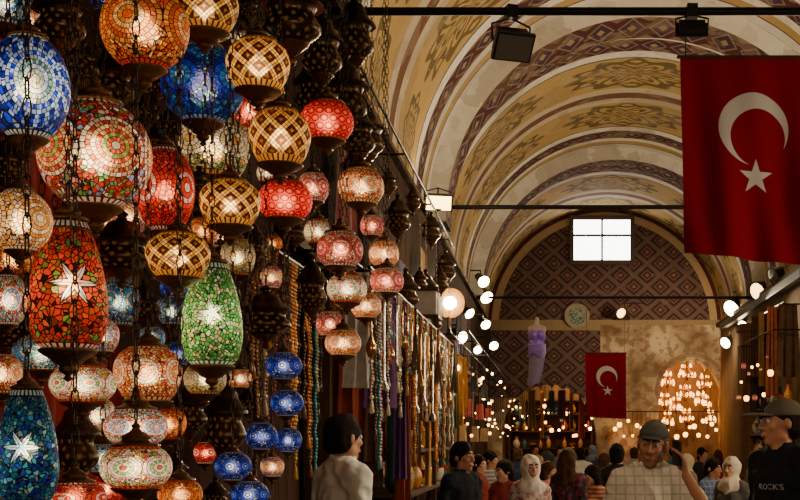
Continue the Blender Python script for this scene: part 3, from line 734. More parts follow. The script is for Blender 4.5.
VP = [catmull([(.0,0),(.05,0),(.085,.06),(.09,.12),(.05,.2),(.03,.24),(.045,.28)], 3), catmull([(.0,0),(.06,0),(.06,.02),(.03,.05),(.09,.1),(.11,.15),(.12,.16)], 3), catmull([(.0,0),(.04,0),(.06,.08),(.055,.16),(.025,.22),(.022,.27),(.04,.29)], 3)]
VC = [('turquoise', (.03,.16,.19)), ('brass', (.5,.28,.07)), ('red', (.36,.04,.02)), ('white', (.6,.53,.42)), ('amber', (.55,.22,.03))]
VM = {}
for k in range(36):
    r = k//12; j = k % 12; a, b = k*7 % 3, (k*3+k//5) % 5
    nm, col = VC[b]
    if (a, b) not in VM: VM[(a, b)] = MB().lathe(VP[a], 16).mesh('vase', mat('glaze_'+nm, col, .25), True, 60)
    kind = ('round-bellied', 'wide-mouthed', 'slim')[a]
    tag(link('vase', VM[(a, b)], None, (-1.28, 10.15+j*.37+random.uniform(-.04,.04), (1.215,1.575,1.935)[r])), '%s %s vase on the left display stand' % (kind, nm), 'vase', '%s %s vases' % (kind, nm))
HB = [('tan', (.42,.24,.10)), ('dark red', (.34,.04,.03)), ('black', (.03,.03,.03)), ('golden', (.6,.35,.10))]
for k in range(21):
    nm, col = HB[(k*5+k//3) % 4]; Y = 16.9+(k//3)*1.5; z = 1.75+(k % 3)*.42
    t = empty('handbag', (-1.46+.1*(k % 2), Y, z), '%s handbag hanging in the %s row on the left wall, %s' % (nm, ('lowest', 'middle', 'upper')[k % 3], ('nearest of all','second nearest','third nearest','fourth nearest','fifth nearest','sixth nearest','farthest of all')[k//3]), 'handbag')
    bd = MB().box((0,0,0), (.13,.34,.26), taper=.8).build('body', mat('leather_'+nm.replace(' ', '_'), col, .4), t, smooth=False)
    MB().tube([(0,-.12,.12),(0,-.09,.28),(0,0,.34),(0,.09,.28),(0,.12,.12)], .010, 6).build('strap', M_WOOD, t)
    MB().box((.066,0,.06), (.008,.05,.04)).build('clasp', M_BRASS, bd, smooth=False)
    MB().tube([(0,0,.34),(XL-t.location.x,0,.34)], .008, 6).build('hook', M_IRON, t)
for k, Y in enumerate((8.2, 16.6, 22.5)):
    t = empty('shop_post', (XL+.12, Y, 0), ('nearest','middle','farthest')[k]+' carved brown wooden post of the left shopfronts', 'post')
    MB().box((0,0,1.35), (.16,.22,2.7)).build('shaft', M_WOOD, t, smooth=False)
    MB().box((0,0,2.73), (.22,.3,.1)).build('capital', M_WOOD, t, smooth=False)
    MB().box((0,0,.08), (.22,.3,.16)).build('plinth', M_WOOD, t, smooth=False)
# right side
t = empty('wooden_pillar', (3.85, 24.6, 0), 'brown wooden pillar at the right in front of the glowing shop', 'pillar')
mw = mat('brown_pillar_wood', (.18,.09,.04), .7, spec=.2)
MB().box((0,0,1.9), (.34,.4,3.8)).build('shaft', mw, t, smooth=False)
MB().box((0,0,3.85), (.46,.52,.14)).build('capital', mw, t, smooth=False)
MB().box((0,0,.1), (.44,.5,.2)).build('plinth', mw, t, smooth=False)
t = empty('textile_rail', (3.75, 21.9, 3.9), 'iron rail of hanging textiles on the right wall', 'rail')
MB().tube([(0,-1.5,0),(0,1.3,0)], .016, 8).build('bar', M_IRON, t)
for k in range(2): MB().tube([(0,-1.2+2.2*k,0),(XR-3.75,-1.2+2.2*k,0)], .014, 6).build('bracket', M_IRON, t)
for k, (nm, col, y, L, x, w_) in enumerate((('dark brown', (.08,.045,.026), 20.6, 1.2, 3.86, .42), ('rust', (.26,.075,.035), 21.0, 1.5, 3.66, .22), ('deep maroon', (.15,.03,.025), 21.4, 1.0, 3.9, .3), ('golden', (.32,.18,.06), 21.8, 1.3, 3.62, .14), ('navy blue', (.03,.036,.10), 22.2, 1.7, 3.78, .26), ('brown', (.18,.10,.05), 22.6, 1.1, 3.64, .2), ('charcoal', (.045,.04,.04), 23.0, 1.8, 3.8, .4))):
    cloth_strip(x, y, 3.89, w_, L, mat('textile_'+nm.split()[-1], col, .9, sc=8, amt=.5, spec=.1), '%s textile hanging at the right edge' % nm, None, k, 'textile', 'hanging_textile', .25)
t = empty('goods_shelf', (3.92, 22.0, 0), 'wooden shelf unit of vases on the right wall behind the man in the cap', 'shelf unit')
for z in (.6, 1.3, 1.75, 2.2): MB().box((0,0,z), (.40, 3.6, .04)).build('shelf', mw, t, smooth=False)
for y in (-1.8, 0, 1.8): MB().box((0, y, 1.12), (.40,.05,2.24)).build('upright', mw, t, smooth=False)
for r_, z in enumerate((1.32, 1.77, 2.22)):
    for j in range(8):
        a, b = (j*5+r_) % 3, (j*3+r_*2) % 5
        if (a, b) not in VM: VM[(a, b)] = MB().lathe(VP[a], 16).mesh('vase', mat('glaze_'+VC[b][0], VC[b][1], .25), True, 60)
        kd = VC[b][0]+' '+('round-bellied', 'wide-mouthed', 'slim')[a]
        tag(link('vase', VM[(a, b)], None, (3.84, 20.5+j*.42+(.1 if j > 3 else 0), z), (1.2,1.2,1.2)), kd+' vase on the right wall shelf unit', 'vase', kd+' vases on the right wall')

# far lights
MO['far_amber'] = glow('far_amber_glow', (1,.44,.09), 7); MO['far_white'] = glow('far_warm_glow', (1,.70,.34), 20)
BULB = MB().lathe(catmull([(0,-.03),(.02,-.02),(.03,.01),(.022,.045),(0,.075)], 3), 10).mesh('bulb', MO['far_amber'], True, 0)
rc = random.Random(5)
CHL = ((2.90, 31.9, 3.08, .15, 'highest left'), (3.34, 31.4, 3.26, .20, 'highest central'), (3.84, 31.9, 3.02, .17, 'highest right'), (2.86, 32.3, 2.56, .16, 'left middle'), (3.40, 32.5, 2.78, .22, 'central middle'), (3.90, 32.3, 2.52, .14, 'right middle'),
  (3.08, 31.5, 2.44, .15, 'small left-of-centre'), (3.68, 31.4, 2.56, .13, 'small right-of-centre'), (2.84, 31.3, 2.08, .13, 'lower left'), (3.40, 32.0, 2.14, .17, 'lower central'), (3.92, 31.3, 2.12, .12, 'lower right'))
for k, (x, y, z, rr, lab) in enumerate(CHL):
    t = empty('chandelier', (x, y, z), lab+' brass chandelier glowing in the arched shop at far right', 'chandelier', rz=rc.random()*3)
    ring = [(rr*math.cos(2*PI*i/24), rr*math.sin(2*PI*i/24), 0) for i in range(25)]
    mb = MB().tube(ring, .016, 6).tube([(.6*p[0], .6*p[1], .2) for p in ring], .013, 6)
    for i in range(6): mb.tube([(0,0,.32), ring[i*4], (0,0,-.06)], .010, 5)
    mb.build('frame', mat('gilt_frame', (.75,.42,.12), .25, .9), t)
    MB().lathe(catmull([(0,-.14),(.03,-.1),(.05,-.04),(.02,.05),(.03,.2),(.012,.34),(0,.36)], 3), 12).tube([(0,0,.34),(0,0,5.5-z)], .008, 5).build('stem', M_BRASS, t)
    for i in range(9):
        s_ = rc.uniform(.6,1.3); a = 2*PI*i/9+rc.uniform(-.25,.25); link('bulb', BULB, t, (rr*math.cos(a), rr*math.sin(a), .03+rc.uniform(-.05,.03)), (s_*.85,s_*.85,s_*1.2))
    for i in range(5):
        s_ = rc.uniform(.5,1.2); link('bulb', BULB, t, (.6*rr*math.cos(2*PI*i/5), .6*rr*math.sin(2*PI*i/5), .23), (s_*.85,s_*.85,s_*1.2))
def small_lamp(p, r, style, label, group, top):
    t = empty('small_lamp', p, label, 'lamp', group)
    link('globe', globe_mesh('bowl', style), t, (0,0,0), (2*r,2*r,2*r)); link('top_cap', CAPM, t, (0,0,r), (.5*r,)*3)
    MB().tube([(0,0,1.5*r),(0,0,top-p.z)], .005, 5).build('cord', M_IRON, t)
for i in range(46):
    p = Vector((random.uniform(-1.15,1.0), random.uniform(31.8,36.2), random.uniform(1.7,2.8)))
    st = random.choice(['far_white','far_amber','far_amber','far_amber','blue_diamond','green_star'])
    lab = {'far_white': 'small white', 'far_amber': 'small amber', 'blue_diamond': 'small blue', 'green_star': 'small green'}[st]
    small_lamp(p, random.choice([.02,.025,.03,.04,.06]), st, lab+' lamp glowing in the passage under the end wall', lab+' lamps in the far passage', 5.5)
t = empty('lamp_wire_frame', (-1.22, 22.6, 2.92), 'thin iron frame the tiny lamps over the left stalls hang from', 'rail')
for x in (-.22, 0, .22): MB().tube([(x,-8,0),(x,8,0)], .010, 6).build('bar', M_IRON, t)
for j in range(5): MB().tube([(.22,-7.6+j*3.8,0),(XL+1.32,-7.6+j*3.8,0)], .009, 6).build('bracket', M_IRON, t)
for i in range(60):
    Y = random.uniform(14.8, 30.3); x = (-1.44, -1.22, -1.0)[i % 3]; z = random.uniform(1.7, 2.8)
    st = random.choice(['far_white','far_amber','far_amber'])
    lab = {'far_white': 'tiny white', 'far_amber': 'tiny amber'}[st]
    small_lamp(Vector((x, Y, z)), random.choice([.011,.014,.018,.024,.034]), st, lab+' lamp glowing over the left stalls', lab+' lamps over the left stalls', 2.92)
t = empty('end_wall_lamp_rail', (2.75, 30.7, 2.35), 'iron rail of small amber lamps along the end wall below the arched shop', 'rail')
MB().tube([(-1.3,0,0),(1.3,0,0)], .014, 8).build('bar', M_IRON, t)
for sx in (-1.2, -.3): MB().tube([(sx,0,0),(sx,.3,0)], .012, 6).build('bracket', M_IRON, t)
for i in range(24):
    small_lamp(Vector((1.5+i*.108, 30.7, 1.92+.20*math.sin(i*2.6))), random.choice([.03,.04,.05,.06]), 'far_amber', 'small amber lamp in the row along the end wall below the arched shop', 'amber lamps along the end wall', 2.35)
t = empty('right_fill_lamp_rail', (3.55, 22.4, 3.45), 'iron rail of small added fill lamps before the textiles on the right wall', 'rail')
MB().tube([(0,-2.2,0),(0,1.8,0)], .012, 8).build('bar', M_IRON, t)
for k in range(2): MB().tube([(0,-2+3.6*k,0),(XR-3.55,-2+3.6*k,0)], .012, 6).build('bracket', M_IRON, t)
for i in range(12):
    small_lamp(Vector((3.55, 20.5+i*.32, 2.75+.35*math.sin(i*2.2))), random.choice([.025,.035,.05]), ('far_amber','pink_mosaic','far_amber','orange_mosaic')[i % 4], 'small added %s fill lamp hanging before the textiles on the right wall' % ('amber','pink mosaic','amber','orange mosaic')[i % 4], ('amber','pink mosaic','amber','orange mosaic')[i % 4]+' added fill lamps on the right wall', 3.45)  # lamps added to throw warm fill on the textiles and goods
def cabinet(x, y, w, lab):
    t = empty('goods_cabinet', (x, y, 0), lab, 'cabinet')
    MB().box((0,.2,1.4), (w,.04,2.8)).build('back', M_WOOD, t, smooth=False)
    for z in (.1,.9,1.4,1.9,2.4,2.8): MB().box((0,0,z), (w,.4,.04)).build('shelf', M_WOOD, t, smooth=False)
    for sx in (-.5,.5): MB().box((sx*w,0,1.4), (.05,.4,2.8)).build('side', M_WOOD, t, smooth=False)
    for r_, z in enumerate((1.42, 1.92, 2.42)):
        for j in range(int(w/.24)):
            if random.random() < .2: continue
            a, b = random.randrange(3), random.randrange(5); s_ = random.uniform(.8,1.25)
            if (a, b) not in VM: VM[(a, b)] = MB().lathe(VP[a], 16).mesh('vase', mat('glaze_'+VC[b][0], VC[b][1], .25), True, 60)
            o = link('vase', VM[(a, b)], None, (x-w/2+.2+j*.235, y-.04, z), (s_*.95,s_*.95,s_)); kd = VC[b][0]+' '+('round-bellied', 'wide-mouthed', 'slim')[a]
            tag(o, '%s vase in the cabinet at the %s' % (kd, lab.split(' at the ')[1]), 'vase', '%s vases %s' % (kd, lab.split(' at the ')[1]))
cabinet(-.1, 36.6, 2.4, 'wooden goods cabinet at the back of the passage')
for k in range(9):
    nm, col = SC[(k*3) % 8]
    cloth_strip(-1.1+k*.26, 33.0+.5*math.sin(k*2.4), 2.95, .12+.06*(k % 3), .5+.25*((k*5) % 4), mat('strip_'+nm.replace(' ', '_'), col, .75, sc=25), '%s scarf hanging in the far passage' % nm, '%s scarves in the far passage' % nm, k, 'scarf', 'hanging_scarf')

# ------------------------------------------------------------ SDF figures
def sdf_mesh(name, prims, h, m, s=1.0, parent=None, smooth_ang=0, crease=0.):
    lo = np.array([9.]*3); hi = -lo
    for p in prims:
        if p['op'] == '+':
            c, r = p['bc'], p['br']; lo = np.minimum(lo, c-r); hi = np.maximum(hi, c+r)
    lo = lo-3*h; hi = hi+3*h
    n = np.ceil((hi-lo)/h).astype(int)+1
    ax = [(lo[i]+h*np.arange(n[i])).astype(np.float32) for i in range(3)]
    D = np.full(tuple(n), .25, np.float32)
    for p in prims:
        k = p['k']
        if p['kind'] == 'plane':
            nn, c = p['a']
            D[:] = np.maximum(D, nn[0]*ax[0][:,None,None]+nn[1]*ax[1][None,:,None]+nn[2]*ax[2][None,None,:]-c); continue
        c, r = p['bc'], p['br']+k+.03
        i0 = np.clip(np.floor((c-r-lo)/h).astype(int), 0, n); i1 = np.clip(np.ceil((c+r-lo)/h).astype(int)+1, 0, n)
        if np.any(i1 <= i0): continue
        sl = tuple(slice(i0[i], i1[i]) for i in range(3))
        X, Y, Z = ax[0][sl[0]][:,None,None], ax[1][sl[1]][None,:,None], ax[2][sl[2]][None,None,:]
        if p['M'] is not None:
            Rm, pv = p['M']
            dx, dy, dz = X-pv[0], Y-pv[1], Z-pv[2]
            X = Rm[0][0]*dx+Rm[1][0]*dy+Rm[2][0]*dz+pv[0]; Y2 = Rm[0][1]*dx+Rm[1][1]*dy+Rm[2][1]*dz+pv[1]; Z2 = Rm[0][2]*dx+Rm[1][2]*dy+Rm[2][2]*dz+pv[2]
            Y, Z = Y2, Z2
        if p['kind'] == 'c':
            a, b, ra, rb = p['a']; ba = b-a; bb = float(ba@ba)+1e-9
            px, py, pz = X-a[0], Y-a[1], Z-a[2]
            t = np.clip((px*ba[0]+py*ba[1]+pz*ba[2])/bb, 0, 1)
            d = np.sqrt((px-ba[0]*t)**2+(py-ba[1]*t)**2+(pz-ba[2]*t)**2)-(ra+(rb-ra)*t)
        else:
            a, rr = p['a']; px, py, pz = X-a[0], Y-a[1], Z-a[2]
            k0 = np.sqrt((px/rr[0])**2+(py/rr[1])**2+(pz/rr[2])**2); k1 = np.sqrt((px/rr[0]**2)**2+(py/rr[1]**2)**2+(pz/rr[2]**2)**2)+1e-6
            d = k0*(k0-1)/k1
        B = D[sl]
        if p['op'] == '+':
            hh = np.clip(.5+.5*(B-d)/k, 0, 1); D[sl] = B*(1-hh)+d*hh-k*hh*(1-hh)
        else:
            d = -d; hh = np.clip(.5-.5*(B-d)/k, 0, 1); D[sl] = B*(1-hh)+d*hh+k*hh*(1-hh)
    for i in range(3):
        sl = [slice(None)]*3; sl[i] = 0; D[tuple(sl)] = .1; sl[i] = -1; D[tuple(sl)] = .1
    ins = D < 0; cn = np.array(D.shape)-1
    cnt = np.zeros(tuple(cn), np.int8)
    cor = [(i, j, k) for i in (0,1) for j in (0,1) for k in (0,1)]
    for i, j, k in cor: cnt += ins[i:i+cn[0], j:j+cn[1], k:k+cn[2]]
    I, J, K = np.nonzero((cnt > 0) & (cnt < 8))
    idx = -np.ones(tuple(cn), np.int32); idx[I, J, K] = np.arange(len(I))
    acc = np.zeros((len(I), 3)); w = np.zeros(len(I))
    for a in cor:
        for ax_ in range(3):
            if a[ax_] == 0:
                b = list(a); b[ax_] = 1
                da = D[I+a[0], J+a[1], K+a[2]]; db = D[I+b[0], J+b[1], K+b[2]]
                cr = (da < 0) != (db < 0); t = np.where(cr, da/np.where(cr, da-db, 1), 0)
                q = np.array(a, float)[None,:].repeat(len(I), 0); q[:, ax_] += t
                acc += q*cr[:,None]; w += cr
    V = (acc/w[:,None]+np.stack([I, J, K], 1))*h+lo
    Fs = []
    for ax_ in range(3):
        sa = [slice(None)]*3; sb = [slice(None)]*3; sa[ax_] = slice(0, -1); sb[ax_] = slice(1, None)
        A, B = ins[tuple(sa)], ins[tuple(sb)]
        q = np.stack(np.nonzero(A != B), 1); flip = ~A[q[:,0], q[:,1], q[:,2]]
        u, v = (ax_+1) % 3, (ax_+2) % 3
        quad = []
        for du, dv in ((-1,-1),(0,-1),(0,0),(-1,0)):
            c = q.copy(); c[:,u] += du; c[:,v] += dv
            c = np.clip(c, 0, cn-1); quad.append(idx[c[:,0], c[:,1], c[:,2]])
        quad = np.stack(quad, 1); quad[flip] = quad[flip][:, ::-1]
        Fs.append(quad)
    Fs = np.concatenate(Fs); Fs = Fs[(Fs >= 0).all(1)]
    me = bpy.data.meshes.new(name); me.from_pydata((V*s).tolist(), [], Fs.tolist()); me.update()
    if crease:
        nr = [v.normal.copy() for v in me.vertices]
        for v, nn in zip(me.vertices, nr):
            p = v.co; wv = mnoise.noise(Vector((p.x*7+p.z*9, p.y*9, p.z*7-p.x*8)))
            v.co = p+nn*crease*(abs(wv)*-2.2+.5+.5*mnoise.noise(p*16))
        me.update()
    finish(me, m, True, smooth_ang)
    return link(name, me, parent)
A3 = lambda *p: np.array(p, float)
def CP(a, b, ra, rb=None, k=.02, op='+', M=None):
    a = A3(*a); b = A3(*b); rb = ra if rb is None else rb
    c = (a+b)/2; r = np.linalg.norm(b-a)/2+max(ra, rb)
    return fixM(dict(kind='c', a=(a, b, ra, rb), k=k, op=op, M=M, bc=c, br=r))
def EL(c, r, k=.02, op='+', M=None):
    return fixM(dict(kind='e', a=(A3(*c), A3(*r)), k=k, op=op, M=M, bc=A3(*c), br=max(r)))
def PL(n, c): return dict(kind='plane', a=(n, c), k=.01, op='^', M=None, bc=None, br=None)
def fixM(d):
    if d['M'] is not None:
        Rm, pv = d['M']; d['bc'] = np.array(Rm) @ (d['bc']-pv)+pv
    return d
def hand_prims(w, d, n, t, curl):
    w, d, n, t = (Vector(v) for v in (w, d, n, t)); d.normalize(); n = (n-d*n.dot(d)).normalized(); t = (t-d*t.dot(d)-n*t.dot(n)).normalized()
    out = []
    for i in range(4):
        kn = w+d*(.088-.004*abs(i-1))+t*(.030-.0205*i)
        out.append(CP(w+d*.01+t*(.012-.008*i), kn, .013, .0115, .012))
        L = (.92, 1, .95, .76)[i]; p = kn; a = curl*.6
        for seg, (ln, rad) in enumerate(((.043,.0098),(.027,.009),(.021,.0082))):
            q = p+(d*math.cos(a)+n*math.sin(a))*ln*L
            out.append(CP(p, q, rad, rad-.0006, .004)); p = q; a += curl*.8
    b0 = w+d*.025+t*.022; b1 = b0+(t*.75+d*.65+n*.3)*.035; b2 = b1+(t*.25+d*.85+n*.45)*.032; b3 = b2+(d*.9+n*.5)*.024
    out += [CP(w+d*.012, b0, .014, .015, .01), CP(b0, b1, .0145, .0115, .008), CP(b1, b2, .0108, .0098, .004), CP(b2, b3, .0098, .0085, .004)]
    return out
def skinm(name, col, stubble):
    g = G(name); x, y, z = g.xyz(g.coord(3)); n = g.noise(g.coord(3), 30)
    c = g.mix(n, tuple(v*.9 for v in col), tuple(v*1.08 for v in col))
    if stubble:
        n2 = g.noise(g.coord(3), 180, 2)
        msk = g.gt(z, 1.495)*g.lt(z, 1.583)*g.lt(y, .03)*(n2*.25)
        c = g.mix(msk, c, (.12,.07,.055))
    c = g.mix(g.m('MULTIPLY', g.noise(g.coord(3), 12), .22), c, (.60,.14,.08))
    return g.out(c, .5, bump=n, bd=.003, spec=.3)
TON = [(.52,.27,.155), (.46,.225,.125), (.66,.40,.27)]
SKINF = [skinm('skin_%d_smooth' % i, c, False) for i, c in enumerate(TON)]; SKINM = [skinm('skin_%d_stubble' % i, c, True) for i, c in enumerate(TON)]
g = G('eye_white_and_iris'); x, y, z = g.xyz(g.coord(3)); rr = g.m('SQRT', x*x+z*z)
M_EYE = g.out(g.mix(g.lt(rr, .0066)*g.lt(y, 0.), (.55,.51,.47), (.02,.012,.008)), .15)
EYEM = MB().ball((0,0,0), .0125, 14, 10).mesh('eye', M_EYE, True, 0)
M_LIP = mat('lips', (.40,.13,.09), .5, amt=.1)
M_HAIRB = mat('black_hair', (.012,.007,.005), .8, sc=90, bd=.01, spec=.12); M_HAIRBR = mat('brown_hair', (.07,.032,.014), .75, sc=90, bd=.01, spec=.15); M_HAIRG = mat('grey_hair', (.14,.125,.11), .8, sc=90, spec=.1)
M_TROU = mat('dark_trousers', (.03,.032,.04), .8); M_SHOE = mat('black_shoes', (.015,.013,.012), .4)
HAIR = dict(black=M_HAIRB, brown=M_HAIRBR, grey=M_HAIRG)
def person(label, px, pytop, Y, H=None, rot=0., skin=0, hair='black', hairstyle='short', top=((.5,.5,.5), 'shirt'), sleeve='short', head=(0,0,0), arms=None, female=False, cover=None, legs='trousers', h=.014, hands=True, extra=None):
    if H is None: H = EYE+(PY0-pytop)*Y/F
    s = H/1.75
    root = empty('person', ((px-PX0)*Y/F, Y, 0), label, 'person', rz=rot)
    sh = .150 if female else .175; arms = arms or {}
    yaw, pit = head[:2]; roll = head[2] if len(head) > 2 else 0
    Rm = (Matrix.Rotation(yaw, 3, 'Z') @ Matrix.Rotation(roll, 3, 'Y') @ Matrix.Rotation(pit, 3, 'X')); pv = A3(0, .0, 1.52)
    HM = (np.array(Rm), pv)
    b = [EL((0,.005,.95), (.16 if not female else .165,.112,.14), .05), EL((0,0,1.10), (.14 if not female else .12,.10,.18), .06), EL((0,-.005,1.28), (.162 if not female else .14,.112,.18), .06)]
    if female: b += [EL((x,-.085,1.27), (.06,.05,.06), .03) for x in (-.06,.06)]
    torso = list(b)
    shd = [CP((-sh+.03,.012,1.415), (sh-.03,.012,1.415), .058, .058, .05), CP((-.10,.014,1.43), (0,.012,1.49), .045,.05,.04), CP((.10,.014,1.43), (0,.012,1.49), .045,.05,.04)]
    torso += shd
    B = list(torso)+[CP((0,.014,1.42), (0,.0,1.56), .058 if not female else .05, .052 if not female else .045, .03)]
    A = {}
    for sd in (-1, 1):
        d = arms.get(sd, {})
        S0 = Vector((sd*(sh-.005), .012, 1.412)); E = Vector(d.get('E', (sd*(sh+.055), .045, 1.135))); W = Vector(d.get('W', (sd*(sh+.065), -.05, .895)))
        A[sd] = (S0, E, W, d)
        B += [CP(S0, E, .05 if not female else .042, .038 if not female else .033, .03), CP(E, W, .040 if not female else .034, .027 if not female else .024, .012)]
        if hands:
            fd = d.get('d', (W-E)); n = d.get('n', (-sd, 0, 0)); t = d.get('t', (0,-1,0))
            B += hand_prims(W, fd, n, t, d.get('curl', .45))
    for sd in (-1, 1):
        B += [CP((sd*.088,.005,.92), (sd*.098,-.008,.5), .086, .056, .04), CP((sd*.098,-.008,.5), (sd*.10,.022,.09), .056, .036, .03), CP((sd*.10,.022,.06), (sd*.115,-.15,.035), .038, .03, .02)]
    hd = [EL((0,.014,1.655), (.074,.094,.095), .02, M=HM), EL((0,-.028,1.592), (.056,.070,.082), .03, M=HM), CP((0,-.074,1.53), (0,-.068,1.535), .022, .022, .022, M=HM), CP((-.045,-.01,1.555), (.045,-.01,1.555), .022, .022, .03, M=HM),
      CP((-.03,-.079,1.658), (.03,-.079,1.658), .014, .014, .012, M=HM), EL((-.038,-.066,1.607), (.022,.024,.020), .016, M=HM), EL((.038,-.066,1.607), (.022,.024,.020), .016, M=HM),
      EL((-.032,-.107,1.637), (.019,.019,.013), .008, '-', HM), EL((.032,-.107,1.637), (.019,.019,.013), .008, '-', HM),
      CP((0,-.090,1.648), (0,-.120,1.602), .008, .0125, .007, M=HM), CP((-.013,-.102,1.597), (.013,-.102,1.597), .0085, .0085, .005, M=HM),
      CP((-.019,-.093,1.562), (.019,-.093,1.562), .0085, .0085, .006, M=HM),
      EL((-.077,.014,1.622), (.011,.021,.031), .006, M=HM), EL((.077,.014,1.622), (.011,.021,.031), .006, M=HM)]
    sdf_mesh('body', B+hd, h, (SKINF if female else SKINM)[skin], s, root)
    hm = Matrix.Translation(Vector(pv)) @ Rm.to_4x4() @ Matrix.Translation(-Vector(pv))
    for x in (-.032, .032):
        e = link('eye', EYEM, root); e.matrix_local = Matrix.Scale(s, 4) @ hm @ Matrix.Translation((x, -.0865, 1.637))
    if h < .013:
        sdf_mesh('lips', [CP((-.018,-.101,1.564), (.018,-.101,1.564), .005, .005, .004, M=HM), CP((-.014,-.101,1.556), (.014,-.101,1.556), .0055, .0055, .004, M=HM)], .003, M_LIP, s, root)
        for x in (-1, 1): sdf_mesh('eyebrow', [CP((x*.014,-.094,1.660), (x*.034,-.092,1.667), .006, .0055, .004, M=HM), CP((x*.034,-.092,1.667), (x*.05,-.080,1.660), .0055, .004, .004, M=HM)], .003, M_HAIRB, s, root)
    hh = min(h, .010)
    if hairstyle in ('short', 'buzz'):
        o = .016 if hairstyle == 'short' else .006
        sdf_mesh('hair', [EL((0,.020,1.665), (.072+o,.092+o,.090+o), .01, M=HM), CP((-.032,.060,1.585),(.032,.060,1.585), .050, .048, .03, M=HM), CP((-.074,.03,1.65),(-.073,.035,1.59), .016,.012,.01, M=HM), CP((.074,.03,1.65),(.073,.035,1.59), .016,.012,.01, M=HM), EL((0,-.122,1.585), (.086,.098,.105), .01, '-', HM),
          EL((-.095,.002,1.612), (.03,.026,.034), .008, '-', HM), EL((.095,.002,1.612), (.03,.026,.034), .008, '-', HM)], min(hh, .008), HAIR[hair], s, root, crease=.009 if hairstyle == 'short' else 0)
    elif hairstyle == 'long':
        sdf_mesh('hair', [EL((0,.02,1.663), (.09,.108,.104), .01, M=HM), CP((-.055,.06,1.62), (-.07,.075,1.40), .05, .04, .03, M=HM), CP((.055,.06,1.62), (.07,.075,1.40), .05, .04, .03, M=HM), CP((0,.075,1.62), (0,.10,1.38), .05, .045, .03, M=HM),
          EL((0,-.115,1.59), (.082,.10,.10), .01, '-', HM)], hh, HAIR[hair], s, root, crease=.008)
    elif hairstyle == 'bob':
        sdf_mesh('hair', [EL((0,.02,1.663), (.094,.110,.106), .01, M=HM), CP((-.065,.03,1.62), (-.075,.02,1.53), .045, .045, .03, M=HM), CP((.065,.03,1.62), (.075,.02,1.53), .045, .045, .03, M=HM), CP((0,.075,1.62), (0,.08,1.52), .05, .05, .03, M=HM),
          EL((0,-.115,1.58), (.072,.10,.10), .01, '-', HM)], hh, HAIR[hair], s, root, crease=.008)
    if cover:
        kind, col, nm = cover; m = mat(nm, col, .85, sc=25, amt=.12, spec=.2)
        if kind == 'hijab':
            sdf_mesh('headscarf', [EL((0,.02,1.655), (.098,.118,.115), .03, M=HM), CP((0,.012,1.60), (0,.012,1.47), .088, .09, .04, M=HM), EL((0,.0,1.42), (.165,.13,.10), .05), CP((0,-.08,1.46), (0,-.10,1.30), .06, .03, .04),
              EL((0,-.115,1.607), (.060,.085,.080), .012, '-', HM)], hh, m, s, root, crease=.010)
        elif kind == 'cap':
            cp_ = sdf_mesh('cap', [EL((0,.018,1.678), (.086,.106,.082), .01, M=HM), EL((0,.018,1.58), (.3,.3,.088), .006, '-', HM), EL((0,.018,1.762), (.010,.010,.007), .004, M=HM)], .006, m, s, root)
            sdf_mesh('brim', [EL((0,-.125,1.670), (.076,.100,.014), .008, M=HM), EL((0,-.135,1.632), (.12,.14,.038), .006, '-', HM)], .005, m, s, cp_)
        elif kind == 'flatcap':
            cp_ = sdf_mesh('cap', [EL((0,.012,1.688), (.083,.104,.060), .012, M=HM), EL((0,.018,1.60), (.3,.3,.070), .006, '-', HM)], .006, m, s, root, crease=.004)
            sdf_mesh('brim', [EL((0,-.088,1.676), (.056,.046,.009), .012, M=HM)], .005, m, s, cp_)
    col, nm = top; m = col if not isinstance(col, tuple) else mat(nm, col, .9, sc=14, amt=.18, spec=.15, bd=.015)
    def infl(ps, e):
        o = []
        for p in ps:
            q = dict(p)
            q['a'] = (p['a'][0], p['a'][1], p['a'][2]+e, p['a'][3]+e) if p['kind'] == 'c' else (p['a'][0], p['a'][1]+e)
            q['br'] = p['br']+e; o.append(q)
        return o
    sp = infl(torso, .018)
    for sd in (-1, 1):
        S0, E, W, d = A[sd]
        if sleeve == 'short':
            e2 = S0.lerp(E, .72); sp += [CP(S0, e2, .064, .058, .035)]
            dr = (E-S0).normalized(); sp += [CP(e2+dr*.045, e2+dr*.09, .055, .055, .006, '-')]
        else:
            w2 = E.lerp(W, .9); sp += [CP(S0, E, .064, .056, .035), CP(E, w2, .056, .044, .02)]
            dr = (W-E).normalized(); sp += [CP(w2+dr*.034, w2+dr*.05, .040, .040, .006, '-')]
    if legs == 'robe': sp += [CP((0,.0,.95), (0,0,.30), .165, .26, .05)]
    sp += [CP((0,.012,1.475), (0,-.03,1.62), .066 if not female else .058, .075, .01, '-'), PL((0,0,-1), -.84 if legs != 'robe' else -.06)]
    shirt = sdf_mesh('robe' if legs == 'robe' else 'shirt', sp, h, m, s, root, crease=.013 if h < .0135 else .008)
    if extra == 'collar':
        ring = [(.064*math.sin(a), .010-.060*math.cos(a), 1.482+.018*math.cos(a)) for a in [(-.85+1.7*i/14)*PI+PI for i in range(15)]]
        sdf_mesh('collar', [CP(p, q, .013, .013, .006) for p, q in zip(ring, ring[1:])]+[CP((p[0]*1.1, p[1]*1.1, p[2]+.022), (q[0]*1.1, q[1]*1.1, q[2]+.022), .010, .010, .012) for p, q in zip(ring, ring[1:])], .006, m, s, shirt)
    if legs == 'trousers':
        tp = [EL((0,.005,.95), (.172,.125,.10), .04)]
        for sd in (-1, 1): tp += [CP((sd*.09,.005,.92), (sd*.10,-.005,.5), .098, .072, .04), CP((sd*.10,-.005,.5), (sd*.105,.02,.09), .072, .062, .03)]
        tp += [PL((0,0,-1), -.05), PL((0,0,1), 1.0)]
        sdf_mesh('trousers', tp, max(h, .012), M_TROU, s, root)
